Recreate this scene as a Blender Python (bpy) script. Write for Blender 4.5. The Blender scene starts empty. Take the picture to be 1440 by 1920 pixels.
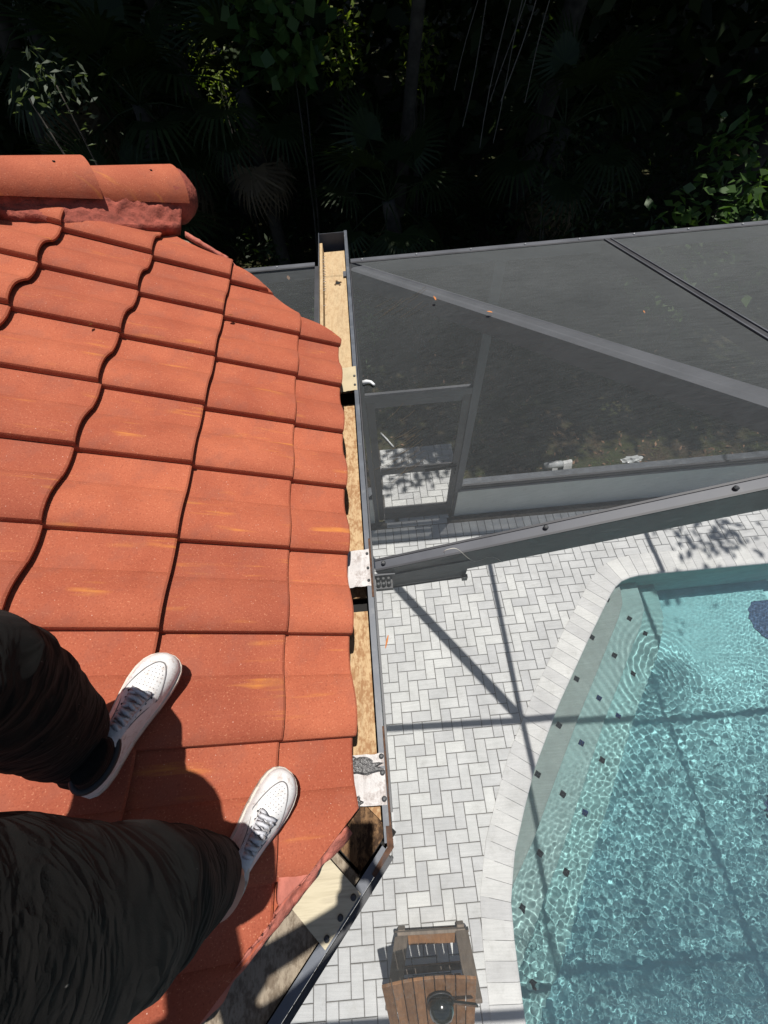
import bpy, bmesh, math, random
import numpy as np
from mathutils import Vector, Matrix, noise as mnoise

random.seed(7)
RNG = np.random.default_rng(11)
S = bpy.context.scene
COL = S.collection
R = math.radians

# ------------------------------------------------------------------ camera, sky, sun, exposure
EYE = 4.83                                     # height of the lens above the pool deck
TILT = R(31.2)                                 # angle between the view axis and straight down
ROLL = math.atan(0.0929)
camd = bpy.data.cameras.new('camera')
cam = bpy.data.objects.new('camera', camd)
COL.objects.link(cam)
fw = Vector((0, math.sin(TILT), -math.cos(TILT)))
up0 = Vector((0, math.cos(TILT), math.sin(TILT)))
rt0 = Vector((1, 0, 0))
rt = rt0 * math.cos(ROLL) - up0 * math.sin(ROLL)
up = rt0 * math.sin(ROLL) + up0 * math.cos(ROLL)
M = Matrix((rt, up, -fw)).transposed().to_4x4()
M.translation = Vector((0, 0, EYE))
cam.matrix_world = M
camd.sensor_fit = 'VERTICAL'
camd.sensor_height = 24.0
camd.lens = 24.0 * 776.0 / 1920.0
camd.clip_start = 0.02
camd.clip_end = 400
S.camera = cam

SUNV = Vector((0.10, 0.10, 1.0)).normalized()  # towards the sun, almost overhead
world = bpy.data.worlds.new('World')
S.world = world
world.use_nodes = True
wn = world.node_tree
sky = wn.nodes.new('ShaderNodeTexSky')
sky.sky_type = 'NISHITA'
sky.sun_disc = False
sky.sun_elevation = math.asin(SUNV.z)
sky.sun_rotation = math.atan2(SUNV.x, SUNV.y)
bg = wn.nodes['Background']
wn.links.new(sky.outputs[0], bg.inputs['Color'])
bg.inputs['Strength'].default_value = 0.06
sl = bpy.data.lights.new('sun', 'SUN')
sl.energy = 4.6
sl.angle = R(0.5)
sl.color = (1.0, 0.965, 0.91)
sl.cycles.is_caustics_light = True
sun = bpy.data.objects.new('sun', sl)
COL.objects.link(sun)
sun.rotation_euler = SUNV.to_track_quat('Z', 'Y').to_euler()
sun.location = (2, 2, 20)
vs = S.view_settings
vs.view_transform = 'Standard'
vs.look = 'None'
vs.exposure = 0.45
vs.gamma = 1.0
vs.use_curve_mapping = False
S.cycles.max_bounces = 8
S.cycles.transparent_max_bounces = 24
S.cycles.sample_clamp_indirect = 6.0

# ------------------------------------------------------------------ material helpers
class NT:
    def __init__(self, name):
        self.m = bpy.data.materials.new(name)
        self.m.use_nodes = True
        self.t = self.m.node_tree
        self.b = self.t.nodes['Principled BSDF']
        self.out = self.t.nodes['Material Output']
    def n(self, kind, **kw):
        x = self.t.nodes.new(kind)
        for k, v in kw.items():
            if hasattr(x, k):
                setattr(x, k, v)
            else:
                x.inputs[k.replace('_', ' ')].default_value = v
        return x
    def l(self, a, b):
        self.t.links.new(a, b)
    def coord(self, which='Object', scale=(1, 1, 1), rot=(0, 0, 0), jitter=False):
        tc = self.n('ShaderNodeTexCoord')
        mp = self.n('ShaderNodeMapping')
        mp.inputs['Scale'].default_value = scale
        mp.inputs['Rotation'].default_value = rot
        src = tc.outputs[which]
        if jitter:
            oi = self.n('ShaderNodeObjectInfo')
            mu = self.n('ShaderNodeMath', operation='MULTIPLY')
            mu.inputs[1].default_value = 37.0
            self.l(oi.outputs['Random'], mu.inputs[0])
            ad = self.n('ShaderNodeVectorMath', operation='ADD')
            self.l(src, ad.inputs[0])
            self.l(mu.outputs[0], ad.inputs[1])
            src = ad.outputs[0]
        self.l(src, mp.inputs['Vector'])
        return mp.outputs[0]
    def noise(self, vec, scale, detail=4, rough=0.55):
        x = self.n('ShaderNodeTexNoise')
        x.inputs['Scale'].default_value = scale
        x.inputs['Detail'].default_value = detail
        x.inputs['Roughness'].default_value = rough
        if vec is not None:
            self.l(vec, x.inputs['Vector'])
        return x.outputs['Fac']
    def ramp(self, fac, stops, interp='LINEAR'):
        x = self.n('ShaderNodeValToRGB')
        e = x.color_ramp.elements
        x.color_ramp.interpolation = interp
        while len(e) < len(stops):
            e.new(0.5)
        for i, (p, c) in enumerate(stops):
            e[i].position = p
            e[i].color = c if len(c) == 4 else (*c, 1)
        self.l(fac, x.inputs[0])
        return x.outputs[0]
    def mix(self, fac, a, b, blend='MIX'):
        x = self.n('ShaderNodeMix', data_type='RGBA', blend_type=blend)
        for v, s in ((fac, x.inputs[0]), (a, x.inputs[6]), (b, x.inputs[7])):
            if hasattr(v, 'links'):
                self.l(v, s)
            elif isinstance(v, (int, float)):
                s.default_value = v
            else:
                s.default_value = (*v, 1) if len(v) == 3 else v
        return x.outputs[2]
    def bump(self, h, strength=0.3, dist=0.01, normal=None):
        x = self.n('ShaderNodeBump')
        x.inputs['Strength'].default_value = strength
        x.inputs['Distance'].default_value = dist
        self.l(h, x.inputs['Height'])
        if normal is not None:
            self.l(normal, x.inputs['Normal'])
        return x.outputs[0]
    def done(self, color=None, rough=None, normal=None, spec=None, metal=None):
        b = self.b
        for v, k in ((color, 'Base Color'), (rough, 'Roughness'), (normal, 'Normal'), (spec, 'Specular IOR Level'), (metal, 'Metallic')):
            if v is None:
                continue
            s = b.inputs[k]
            if hasattr(v, 'links'):
                self.l(v, s)
            elif isinstance(v, (int, float)):
                s.default_value = v
            else:
                s.default_value = (*v, 1)
        return self.m

G1 = lambda g: (g, g, g)
MAT = {}

def mat_tile():
    a = NT('terracotta_tile')
    v = a.coord('Object', jitter=True)
    v0 = a.coord('Object')
    oi = a.n('ShaderNodeObjectInfo')
    base = a.ramp(a.noise(v, 5, 4), [(0.32, (0.295, 0.072, 0.036)), (0.68, (0.37, 0.100, 0.050))])
    hue = a.ramp(oi.outputs['Random'], [(0.0, (0.82, 0.80, 0.84)), (0.5, (0.97, 0.97, 0.97)), (1.0, (1.08, 1.14, 1.14))])
    base = a.mix(1.0, base, hue, 'MULTIPLY')
    # sandy grain, dark pits and pale grains
    gr = a.noise(v, 230, 2, 0.65)
    base = a.mix(a.ramp(gr, [(0.28, (0.5,) * 3), (0.45, (0,) * 3)]), base, (0.13, 0.025, 0.012))
    base = a.mix(a.ramp(gr, [(0.62, (0,) * 3), (0.76, (0.6,) * 3)]), base, (0.62, 0.30, 0.17))
    sp = a.n('ShaderNodeTexVoronoi', feature='F1')
    sp.inputs['Scale'].default_value = 62
    a.l(v, sp.inputs['Vector'])
    spn = a.noise(v, 19, 1)
    spk = a.n('ShaderNodeMath', operation='MULTIPLY')
    a.l(a.ramp(sp.outputs['Distance'], [(0.045, G1(1)), (0.085, G1(0))]), spk.inputs[0])
    a.l(a.ramp(spn, [(0.50, G1(0)), (0.62, G1(0.7))]), spk.inputs[1])
    base = a.mix(spk.outputs[0], base, (0.72, 0.52, 0.42))
    # ochre streaks running down the slope, smudges worn by feet
    vst = a.coord('Object', scale=(3.2, 42, 3), jitter=True)
    st = a.noise(vst, 1.0, 3, 0.6)
    vs2 = a.coord('Object', scale=(2.5, 4, 2), jitter=True)
    sm = a.noise(vs2, 1.6, 2)
    mm = a.n('ShaderNodeMath', operation='MULTIPLY')
    a.l(a.ramp(st, [(0.56, G1(0)), (0.70, G1(1))]), mm.inputs[0])
    a.l(a.ramp(sm, [(0.53, G1(0)), (0.66, G1(0.7))]), mm.inputs[1])
    base = a.mix(mm.outputs[0], base, (0.52, 0.20, 0.04))
    dirt = a.noise(v0, 9, 5, 0.7)
    base = a.mix(a.ramp(dirt, [(0.50, G1(0)), (0.72, G1(0.5))]), base, (0.22, 0.075, 0.050))
    h1 = a.bump(gr, 0.5, 0.0012)
    h2 = a.bump(a.noise(v, 45, 3), 0.28, 0.004, h1)
    return a.done(base, 0.86, h2, 0.25)
MAT['tile'] = mat_tile()

def mat_simple(name, c, rough=0.6, var=0.25, scale=8, bump=0.15, spec=0.4, metal=0.0, fine=None, stain=None):
    a = NT(name)
    v = a.coord('Object')
    n = a.noise(v, scale, 5, 0.6)
    lo = tuple(x * (1 - var) for x in c)
    hi = tuple(min(1, x * (1 + var)) for x in c)
    col = a.ramp(n, [(0.3, lo), (0.7, hi)])
    if stain:
        sn = a.noise(v, stain[0], 6, 0.7)
        col = a.mix(a.ramp(sn, [(stain[2], G1(0)), (stain[2] + 0.12, G1(stain[3]))]), col, stain[1])
    f = a.noise(v, fine or scale * 12, 3, 0.6)
    nb = a.bump(f, bump, 0.004)
    rr = a.ramp(n, [(0.3, G1(max(0, rough - 0.08))), (0.7, G1(min(1, rough + 0.08)))])
    return a.done(col, rr, nb, spec, metal)

MAT['mortar'] = mat_simple('red_mortar', (0.25, 0.066, 0.046), 0.95, 0.4, 22, 1.0, 0.2, fine=90, stain=(30, (0.10, 0.03, 0.025), 0.55, 0.6))
MAT['mortar_pale'] = mat_simple('pink_mortar', (0.40, 0.135, 0.10), 0.95, 0.25, 14, 0.7, 0.2, fine=120, stain=(20, (0.30, 0.075, 0.045), 0.5, 0.7))
MAT['gutter'] = mat_simple('grey_gutter_metal', (0.075, 0.083, 0.098), 0.5, 0.25, 9, 0.05, 0.4, 0.0, stain=(13, (0.16, 0.165, 0.17), 0.56, 0.6))
MAT['bronze'] = mat_simple('bronze_aluminium', (0.042, 0.042, 0.046), 0.5, 0.2, 5, 0.03, 0.4, 0.0, stain=(22, (0.10, 0.10, 0.10), 0.62, 0.4))
MAT['bronze_light'] = mat_simple('light_bronze_aluminium', (0.075, 0.078, 0.088), 0.5, 0.15, 5, 0.03, 0.4, 0.0, stain=(26, (0.13, 0.13, 0.13), 0.62, 0.4))  # paler tone of the cage bronze
MAT['rust'] = mat_simple('rusty_edge', (0.085, 0.045, 0.028), 0.9, 0.6, 35, 0.8, 0.2, fine=160, stain=(18, (0.05, 0.045, 0.045), 0.52, 0.8))
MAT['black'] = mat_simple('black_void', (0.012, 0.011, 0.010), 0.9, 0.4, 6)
MAT['screw'] = mat_simple('dark_rubber_screw', (0.030, 0.032, 0.034), 0.45, 0.3, 60)
MAT['steel'] = mat_simple('pale_screw', (0.55, 0.55, 0.54), 0.3, 0.1, 60, metal=0.8)

def mat_ply(name, lo, hi, dark, k=1.0):
    a = NT(name)
    v = a.coord('Object', scale=(22, 3.2, 10))
    g = a.noise(v, 2.0, 6, 0.65)
    col = a.ramp(g, [(0.28, lo), (0.5, hi), (0.72, tuple(x * 0.8 for x in hi))])
    v2 = a.coord('Object', scale=(14, 9, 9))
    rot = a.noise(v2, 3.2, 8, 0.72)
    m = a.n('ShaderNodeMath', operation='MULTIPLY')
    a.l(a.ramp(rot, [(0.47, G1(0)), (0.58, G1(0.95 * k))]), m.inputs[0])
    m.inputs[1].default_value = 1.0
    fi = a.noise(a.coord('Object', scale=(120, 26, 40)), 1.5, 4, 0.7)
    col = a.mix(a.ramp(fi, [(0.52, G1(0)), (0.64, G1(0.6 * k))]), col, dark)
    col = a.mix(m.outputs[0], col, dark)
    nb = a.bump(fi, 0.6, 0.003)
    return a.done(col, 0.9, nb, 0.2)
MAT['ply'] = mat_ply('raw_plywood', (0.32, 0.20, 0.10), (0.46, 0.325, 0.185), (0.24, 0.115, 0.050), 0.8)
MAT['ply_clean'] = mat_ply('pale_plywood', (0.34, 0.23, 0.125), (0.45, 0.335, 0.20), (0.26, 0.155, 0.08), 0.35)
MAT['ply_grey'] = mat_ply('weathered_plywood', (0.17, 0.14, 0.105), (0.27, 0.225, 0.17), (0.09, 0.065, 0.045), 0.7)
MAT['ply_rot'] = mat_ply('rotten_plywood', (0.10, 0.055, 0.028), (0.19, 0.11, 0.055), (0.035, 0.02, 0.012), 1.0)
MAT['plate_white'] = mat_simple('painted_white_plate', (0.44, 0.415, 0.40), 0.5, 0.16, 18, 0.3, 0.4, stain=(24, (0.22, 0.18, 0.16), 0.52, 0.75))
MAT['plate_tan'] = mat_simple('cream_plate', (0.40, 0.33, 0.21), 0.55, 0.12, 14, 0.1, 0.4, stain=(28, (0.30, 0.24, 0.16), 0.58, 0.6))
MAT['tar'] = mat_simple('black_tar', (0.035, 0.033, 0.033), 0.35, 0.5, 50, 0.9, 0.5, fine=110, stain=(35, (0.16, 0.155, 0.155), 0.62, 0.7))

def mat_diag_plate():
    a = NT('streaky_wood_plate')
    v = a.coord('Object', scale=(26, 26, 10), rot=(0, 0, R(-45)))
    v = a.coord('Object', scale=(2.0, 30, 10), rot=(0, 0, R(-42)))
    g = a.noise(v, 1.6, 6, 0.6)
    col = a.ramp(g, [(0.30, (0.31, 0.265, 0.18)), (0.5, (0.45, 0.395, 0.28)), (0.7, (0.27, 0.23, 0.165))])
    return a.done(col, 0.8, a.bump(g, 0.3, 0.003), 0.3)
MAT['diag_plate'] = mat_diag_plate()

def mat_screen():
    """insect screen: the woven threads cover more of the view the more slantingly it is crossed"""
    a = NT('insect_screen')
    t = a.t
    t.nodes.remove(a.b)
    ge = a.n('ShaderNodeNewGeometry')
    dp = a.n('ShaderNodeVectorMath', operation='DOT_PRODUCT')
    a.l(ge.outputs['Normal'], dp.inputs[0])
    a.l(ge.outputs['Incoming'], dp.inputs[1])
    ab = a.n('ShaderNodeMath', operation='ABSOLUTE'); a.l(dp.outputs['Value'], ab.inputs[0])
    mx = a.n('ShaderNodeMath', operation='MAXIMUM'); a.l(ab.outputs[0], mx.inputs[0]); mx.inputs[1].default_value = 0.03
    v = a.coord('Object', scale=(10, 260, 60))
    w = a.noise(v, 1.0, 3, 0.7)
    v2 = a.coord('Object', scale=(2, 2, 2))
    w2 = a.noise(v2, 1.0, 3, 0.5)
    k1 = a.n('ShaderNodeMapRange'); a.l(w, k1.inputs[0]); k1.inputs[1].default_value = 0.3; k1.inputs[2].default_value = 0.7; k1.inputs[3].default_value = 0.13; k1.inputs[4].default_value = 0.29
    k2 = a.n('ShaderNodeMapRange'); a.l(w2, k2.inputs[0]); k2.inputs[1].default_value = 0.3; k2.inputs[2].default_value = 0.7; k2.inputs[3].default_value = 0.85; k2.inputs[4].default_value = 1.15
    kk = a.n('ShaderNodeMath', operation='MULTIPLY'); a.l(k1.outputs[0], kk.inputs[0]); a.l(k2.outputs[0], kk.inputs[1])
    dv = a.n('ShaderNodeMath', operation='DIVIDE'); a.l(kk.outputs[0], dv.inputs[0]); a.l(mx.outputs[0], dv.inputs[1])
    ng = a.n('ShaderNodeMath', operation='MULTIPLY'); a.l(dv.outputs[0], ng.inputs[0]); ng.inputs[1].default_value = -1.0
    ex = a.n('ShaderNodeMath', operation='EXPONENT'); a.l(ng.outputs[0], ex.inputs[0])
    tr = a.n('ShaderNodeBsdfTransparent')
    df = a.n('ShaderNodeBsdfDiffuse'); df.inputs[0].default_value = (0.100, 0.106, 0.108, 1)
    ms = a.n('ShaderNodeMixShader')
    a.l(ex.outputs[0], ms.inputs[0]); a.l(df.outputs[0], ms.inputs[1]); a.l(tr.outputs[0], ms.inputs[2])
    a.l(ms.outputs[0], a.out.inputs['Surface'])
    return a.m
MAT['screen'] = mat_screen()

def mat_paver(name='pale_concrete_paver', c=(0.54, 0.545, 0.54)):
    a = NT(name)
    ge = a.n('ShaderNodeNewGeometry')
    mp = a.n('ShaderNodeMapping'); a.l(ge.outputs['Position'], mp.inputs['Vector'])
    v = mp.outputs[0]
    n1 = a.noise(v, 3.2, 5, 0.6)
    n2 = a.noise(v, 160, 3, 0.7)
    oi = a.n('ShaderNodeObjectInfo')
    col = a.ramp(n1, [(0.3, tuple(x * 0.88 for x in c)), (0.7, tuple(x * 1.10 for x in c))])
    col = a.mix(1.0, col, a.ramp(oi.outputs['Random'], [(0, (0.86, 0.86, 0.87)), (1, (1.07, 1.07, 1.05))]), 'MULTIPLY')
    col = a.mix(a.ramp(n2, [(0.30, G1(0.45)), (0.46, G1(0))]), col, (0.30, 0.30, 0.30))
    st = a.noise(v, 9, 6, 0.75)
    col = a.mix(a.ramp(st, [(0.54, G1(0)), (0.74, G1(0.5))]), col, (0.34, 0.335, 0.31))
    sp = a.noise(v, 38, 3, 0.6)
    col = a.mix(a.ramp(sp, [(0.70, G1(0)), (0.76, G1(0.55))]), col, (0.22, 0.21, 0.19))
    return a.done(col, 0.85, a.bump(n2, 0.5, 0.002), 0.3)
MAT['paver'] = mat_paver()
MAT['coping'] = mat_paver('pale_coping_stone', (0.56, 0.56, 0.55))
MAT['sand'] = mat_simple('joint_sand', (0.10, 0.09, 0.08), 1.0, 0.3, 20)
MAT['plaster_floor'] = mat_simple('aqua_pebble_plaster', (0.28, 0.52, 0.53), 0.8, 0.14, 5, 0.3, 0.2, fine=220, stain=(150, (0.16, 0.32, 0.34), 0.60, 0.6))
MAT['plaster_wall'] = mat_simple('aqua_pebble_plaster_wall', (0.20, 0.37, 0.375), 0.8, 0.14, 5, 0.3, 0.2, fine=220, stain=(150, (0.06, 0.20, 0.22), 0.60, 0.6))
MAT['plaster_step1'] = mat_simple('plaster_shallow_water_tint', (0.34, 0.355, 0.335), 0.8, 0.12, 5, 0.3, 0.2, fine=260, stain=(170, (0.17, 0.18, 0.17), 0.57, 0.7))  # same plaster as the floor; water-depth tint is put into the step colours
MAT['plaster_step2'] = mat_simple('plaster_mid_water_tint', (0.32, 0.425, 0.41), 0.8, 0.12, 5, 0.3, 0.2, fine=260, stain=(170, (0.14, 0.20, 0.20), 0.57, 0.7))  # step colour tinted for deeper water
MAT['plaster_step3'] = mat_simple('plaster_deep_water_tint', (0.27, 0.435, 0.425), 0.8, 0.12, 5, 0.3, 0.2, fine=260, stain=(170, (0.11, 0.22, 0.22), 0.57, 0.7))  # step colour tinted for the deepest step's water
MAT['marker'] = mat_simple('dark_mosaic', (0.035, 0.045, 0.05), 0.3, 0.4, 60)
MAT['marker_blue'] = mat_simple('blue_mosaic', (0.03, 0.10, 0.33), 0.2, 0.9, 60)
MAT['navy'] = mat_simple('navy_blue', (0.03, 0.075, 0.16), 0.4, 0.3, 20)  # plain dark blue for the discs on the pool floor

def mat_water():
    a = NT('pool_water')
    a.t.nodes.remove(a.b)
    g = a.n('ShaderNodeBsdfGlass')
    g.inputs['IOR'].default_value = 1.33
    g.inputs['Roughness'].default_value = 0.0
    g.inputs['Color'].default_value = (0.93, 1.0, 1.0, 1)
    a.l(g.outputs[0], a.out.inputs['Surface'])
    return a.m
MAT['water'] = mat_water()

MAT['stucco'] = mat_simple('pale_stucco', (0.50, 0.51, 0.48), 0.95, 0.06, 4, 0.4, 0.2, fine=150, stain=(7, (0.36, 0.36, 0.33), 0.6, 0.5))
MAT['house_wall'] = mat_simple('cream_stucco', (0.60, 0.56, 0.48), 0.95, 0.06, 4, 0.4, 0.2, fine=150)

def mat_soil():
    a = NT('leaf_litter_soil')
    v = a.coord('Object')
    n1 = a.noise(v, 1.6, 6, 0.65)
    n2 = a.noise(v, 24, 5, 0.7)
    col = a.ramp(n2, [(0.30, (0.014, 0.011, 0.007)), (0.5, (0.045, 0.034, 0.022)), (0.66, (0.09, 0.065, 0.042)), (0.80, (0.18, 0.12, 0.08))])
    col = a.mix(a.ramp(n1, [(0.42, G1(0)), (0.58, G1(0.7))]), col, (0.035, 0.05, 0.016))
    return a.done(col, 1.0, a.bump(n2, 0.9, 0.04), 0.1)
MAT['soil'] = mat_soil()

def mat_leaf(name, c1, c2, rough=0.42, trans=0.35):
    a = NT(name)
    ge = a.n('ShaderNodeNewGeometry')
    col = a.ramp(ge.outputs['Random Per Island'], [(0, c1), (1, c2)])
    a.done(col, rough + 0.12, None, 0.3)
    tl = a.n('ShaderNodeBsdfTranslucent')
    tc = a.mix(1.0, col, (1.5, 1.7, 0.6), 'MULTIPLY')
    a.l(tc, tl.inputs['Color'])
    ms = a.n('ShaderNodeMixShader')
    ms.inputs[0].default_value = trans
    a.l(a.b.outputs[0], ms.inputs[1])
    a.l(tl.outputs[0], ms.inputs[2])
    a.l(ms.outputs[0], a.out.inputs['Surface'])
    return a.m
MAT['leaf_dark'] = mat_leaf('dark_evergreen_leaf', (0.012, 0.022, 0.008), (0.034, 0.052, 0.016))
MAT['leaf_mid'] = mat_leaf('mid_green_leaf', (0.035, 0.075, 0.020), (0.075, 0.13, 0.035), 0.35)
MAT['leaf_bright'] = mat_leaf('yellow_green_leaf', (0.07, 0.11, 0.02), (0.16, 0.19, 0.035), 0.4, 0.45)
MAT['leaf_grey'] = mat_leaf('grey_green_leaf', (0.035, 0.05, 0.032), (0.11, 0.13, 0.09), 0.4)
MAT['frond'] = mat_leaf('palm_frond_leaf', (0.014, 0.024, 0.008), (0.030, 0.048, 0.014), 0.4, 0.3)
MAT['frond_dry'] = mat_leaf('dry_palm_frond', (0.08, 0.06, 0.04), (0.16, 0.125, 0.085), 0.8, 0.2)
MAT['leaf_brown'] = mat_leaf('fallen_brown_leaf', (0.06, 0.035, 0.02), (0.34, 0.20, 0.13), 0.8, 0.2)
MAT['leaf_orange'] = mat_leaf('fallen_orange_leaf', (0.50, 0.17, 0.05), (0.62, 0.24, 0.08), 0.7, 0.2)
MAT['grass'] = mat_leaf('grass_blade', (0.05, 0.08, 0.02), (0.14, 0.16, 0.05), 0.6, 0.3)
MAT['bark'] = mat_simple('grey_bark', (0.045, 0.040, 0.034), 0.95, 0.5, 7, 1.0, 0.2, fine=30)
MAT['root'] = mat_simple('pale_aerial_root', (0.11, 0.10, 0.09), 0.9, 0.3, 12)

# ------------------------------------------------------------------ mesh helpers
class G:
    """collects vertices and faces in world coordinates"""
    def __init__(self):
        self.v, self.f = [], []
    def add(self, vs, fs):
        o = len(self.v)
        self.v += [tuple(p) for p in vs]
        self.f += [tuple(i + o for i in q) for q in fs]
        return self
    def hexa(self, c):
        return self.add(c, [(3, 2, 1, 0), (4, 5, 6, 7), (0, 1, 5, 4), (1, 2, 6, 5), (2, 3, 7, 6), (3, 0, 4, 7)])
    def box(self, a, b):
        x0, y0, z0 = a; x1, y1, z1 = b
        return self.hexa([(x0, y0, z0), (x1, y0, z0), (x1, y1, z0), (x0, y1, z0), (x0, y0, z1), (x1, y0, z1), (x1, y1, z1), (x0, y1, z1)])
    def bar(self, p, q, w, h, upv=(0, 0, 1), drop=True):
        """beam from p to q; p,q on the middle of its TOP face when drop, else its centre line"""
        p, q = Vector(p), Vector(q)
        d = (q - p).normalized()
        u = Vector(upv)
        s = d.cross(u).normalized()
        u = s.cross(d).normalized()
        a, b = (-h, 0) if drop else (-h / 2, h / 2)
        c = []
        for t in (a, b):
            c += [p - s * w / 2 + u * t, p + s * w / 2 + u * t, q + s * w / 2 + u * t, q - s * w / 2 + u * t]
        return self.hexa(c)
    def tube(self, pts, rad, n=8, cap=True):
        pts = [Vector(p) for p in pts]
        if not hasattr(rad, '__len__'):
            rad = [rad] * len(pts)
        rings = []
        prev = None
        for i, p in enumerate(pts):
            d = (pts[min(i + 1, len(pts) - 1)] - pts[max(i - 1, 0)])
            d = d.normalized() if d.length > 1e-9 else Vector((0, 0, 1))
            if prev is None:
                a = d.orthogonal().normalized()
            else:
                a = (prev - d * prev.dot(d))
                a = a.normalized() if a.length > 1e-6 else d.orthogonal().normalized()
            prev = a
            b = d.cross(a)
            rings.append([p + (a * math.cos(2 * math.pi * k / n) + b * math.sin(2 * math.pi * k / n)) * rad[i] for k in range(n)])
        vs = [v for r in rings for v in r]
        fs = []
        for i in range(len(pts) - 1):
            for k in range(n):
                fs.append((i * n + k, i * n + (k + 1) % n, (i + 1) * n + (k + 1) % n, (i + 1) * n + k))
        if cap:
            fs.append(tuple(range(n))[::-1])
            fs.append(tuple(range((len(pts) - 1) * n, len(pts) * n)))
        return self.add(vs, fs)
    def prism(self, poly, z0, z1):
        n = len(poly)
        ar = sum(poly[i][0] * poly[(i + 1) % n][1] - poly[(i + 1) % n][0] * poly[i][1] for i in range(n))
        if ar < 0:
            poly = poly[::-1]
        vs = [(x, y, z0) for x, y in poly] + [(x, y, z1) for x, y in poly]
        return self.add(vs, [tuple(range(n))[::-1], tuple(range(n, 2 * n))] + [(i, (i + 1) % n, n + (i + 1) % n, n + i) for i in range(n)])
    def loft(self, rings, cap=True, closed=True):
        n = len(rings[0])
        vs = [p for r in rings for p in r]
        fs = []
        for i in range(len(rings) - 1):
            for k in range(n if closed else n - 1):
                fs.append((i * n + k, i * n + (k + 1) % n, (i + 1) * n + (k + 1) % n, (i + 1) * n + k))
        if cap:
            fs.append(tuple(range(n))[::-1])
            fs.append(tuple(range((len(rings) - 1) * n, len(rings) * n)))
        return self.add(vs, fs)

BASE = {}     # world position of every object that parents others

def mesh_from(name, g, mat, origin=(0, 0, 0), smooth=False):
    me = bpy.data.meshes.new(name)
    o = origin
    me.from_pydata([(x - o[0], y - o[1], z - o[2]) for x, y, z in g.v], [], g.f)
    me.update()
    if mat is not None:
        me.materials.append(MAT[mat] if isinstance(mat, str) else mat)
    if smooth:
        me.polygons.foreach_set('use_smooth', [True] * len(me.polygons))
    return me

def put(name, me, parent=None, loc=(0, 0, 0), mat_world=None):
    ob = bpy.data.objects.new(name, me)
    COL.objects.link(ob)
    b = BASE[parent.name] if parent is not None else Vector((0, 0, 0))
    ob.parent = parent
    if mat_world is not None:
        mw = mat_world.copy()
        mw.translation = mw.translation - b
        ob.matrix_basis = mw
        BASE[ob.name] = mat_world.translation.copy()
    else:
        ob.location = Vector(loc) - b
        BASE[ob.name] = Vector(loc)
    return ob

def part(name, g, mat, parent, smooth=False, bevel=0.0, label=None):
    """a mesh given in world coordinates, its origin at its own first corner's area"""
    c = Vector((0, 0, 0))
    a = np.array(g.v)
    mid = (a.min(0) + a.max(0)) / 2
    c = Vector((float(mid[0]), float(mid[1]), float(a[:, 2].min())))
    me = mesh_from(name, g, mat, c, smooth)
    ob = put(name, me, parent, c)
    if bevel:
        m = ob.modifiers.new('bevel', 'BEVEL')
        m.width = bevel
        m.segments = 2
        m.limit_method = 'ANGLE'
    if label:
        ob['label'] = label
    return ob

def thing(name, label, cat, loc=(0, 0, 0), group=None):
    ob = bpy.data.objects.new(name, None)
    COL.objects.link(ob)
    ob.empty_display_size = 0.1
    ob.location = loc
    BASE[ob.name] = Vector(loc)
    return tag(ob, label, cat, group)

def tag(ob, label, cat, group=None):
    ob['label'] = label
    ob['category'] = cat
    if group:
        ob['group'] = group
    return ob

def struct(ob, label=None):
    ob['kind'] = 'structure'
    if label:
        ob['label'] = label
    return ob

def D(d):
    return EYE - d

# ------------------------------------------------------------------ ground
g = G()
n = 60
xs = np.linspace(-1, 1, n)
xs = np.sign(xs) * np.abs(xs) ** 2.2
for j in range(n):
    for i in range(n):
        x, y = xs[i] * 90, xs[j] * 90 + 6
        z = -0.10
        if y > 3.2:
            z += 0.10 * (mnoise.noise(Vector((x * 0.5, y * 0.5, 3))) + 0.4 * mnoise.noise(Vector((x * 1.7, y * 1.7, 1)))) * min(1, (y - 3.2) / 2)
        if y < 3.2:
            z = -2.6
        g.v.append((x, y, z))
for j in range(n - 1):
    for i in range(n - 1):
        a = j * n + i
        g.f.append((a, a + 1, a + n + 1, a + n))
ground = struct(put('ground', mesh_from('ground', g, 'soil', smooth=True)), 'dark leaf-littered earth under the trees beyond the screen')
# soil strip right behind the knee wall and under the deck edges
g = G().box((-8, 2.74, -2.6), (8, 4.6, -0.055))
sb = struct(put('planting_bed', mesh_from('planting_bed', g, 'soil')), 'strip of soil and dry leaves behind the low wall')

# ------------------------------------------------------------------ pool shell
POOL = [(0.66, -3.6), (0.70, -2.6), (0.712, -1.757), (0.735, -1.35), (0.765, -1.10), (0.873, -0.779), (1.045, -0.46), (1.224, -0.151), (1.621, 0.389), (2.135, 1.004),
        (2.56, 1.49), (2.66, 1.59), (2.78, 1.668), (2.95, 1.715), (3.2, 1.72), (5.6, 1.72)]
def off_path(P, d):
    out = []
    for i, p in enumerate(P):
        a = Vector(P[max(0, i - 1)]); b = Vector(P[min(len(P) - 1, i + 1)])
        t = (b - a).normalized()
        out.append((p[0] - t.y * d, p[1] + t.x * d))
    return out
pool = struct(thing('pool', 'swimming pool', 'pool'))
del pool['category']
pool['label'] = 'aqua plastered swimming pool with steps along its slanted side'
FLOOR_Z = -1.16
inner = off_path(POOL, 0.015)
wall_v = []
g = G()
m_ = len(inner)
g.v = [(x, y, -0.03) for x, y in inner] + [(x, y, FLOOR_Z) for x, y in inner]
g.f = [(i + 1, i, m_ + i, m_ + i + 1) for i in range(m_ - 1)]
part('pool_wall', g, 'plaster_wall', pool)
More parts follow.
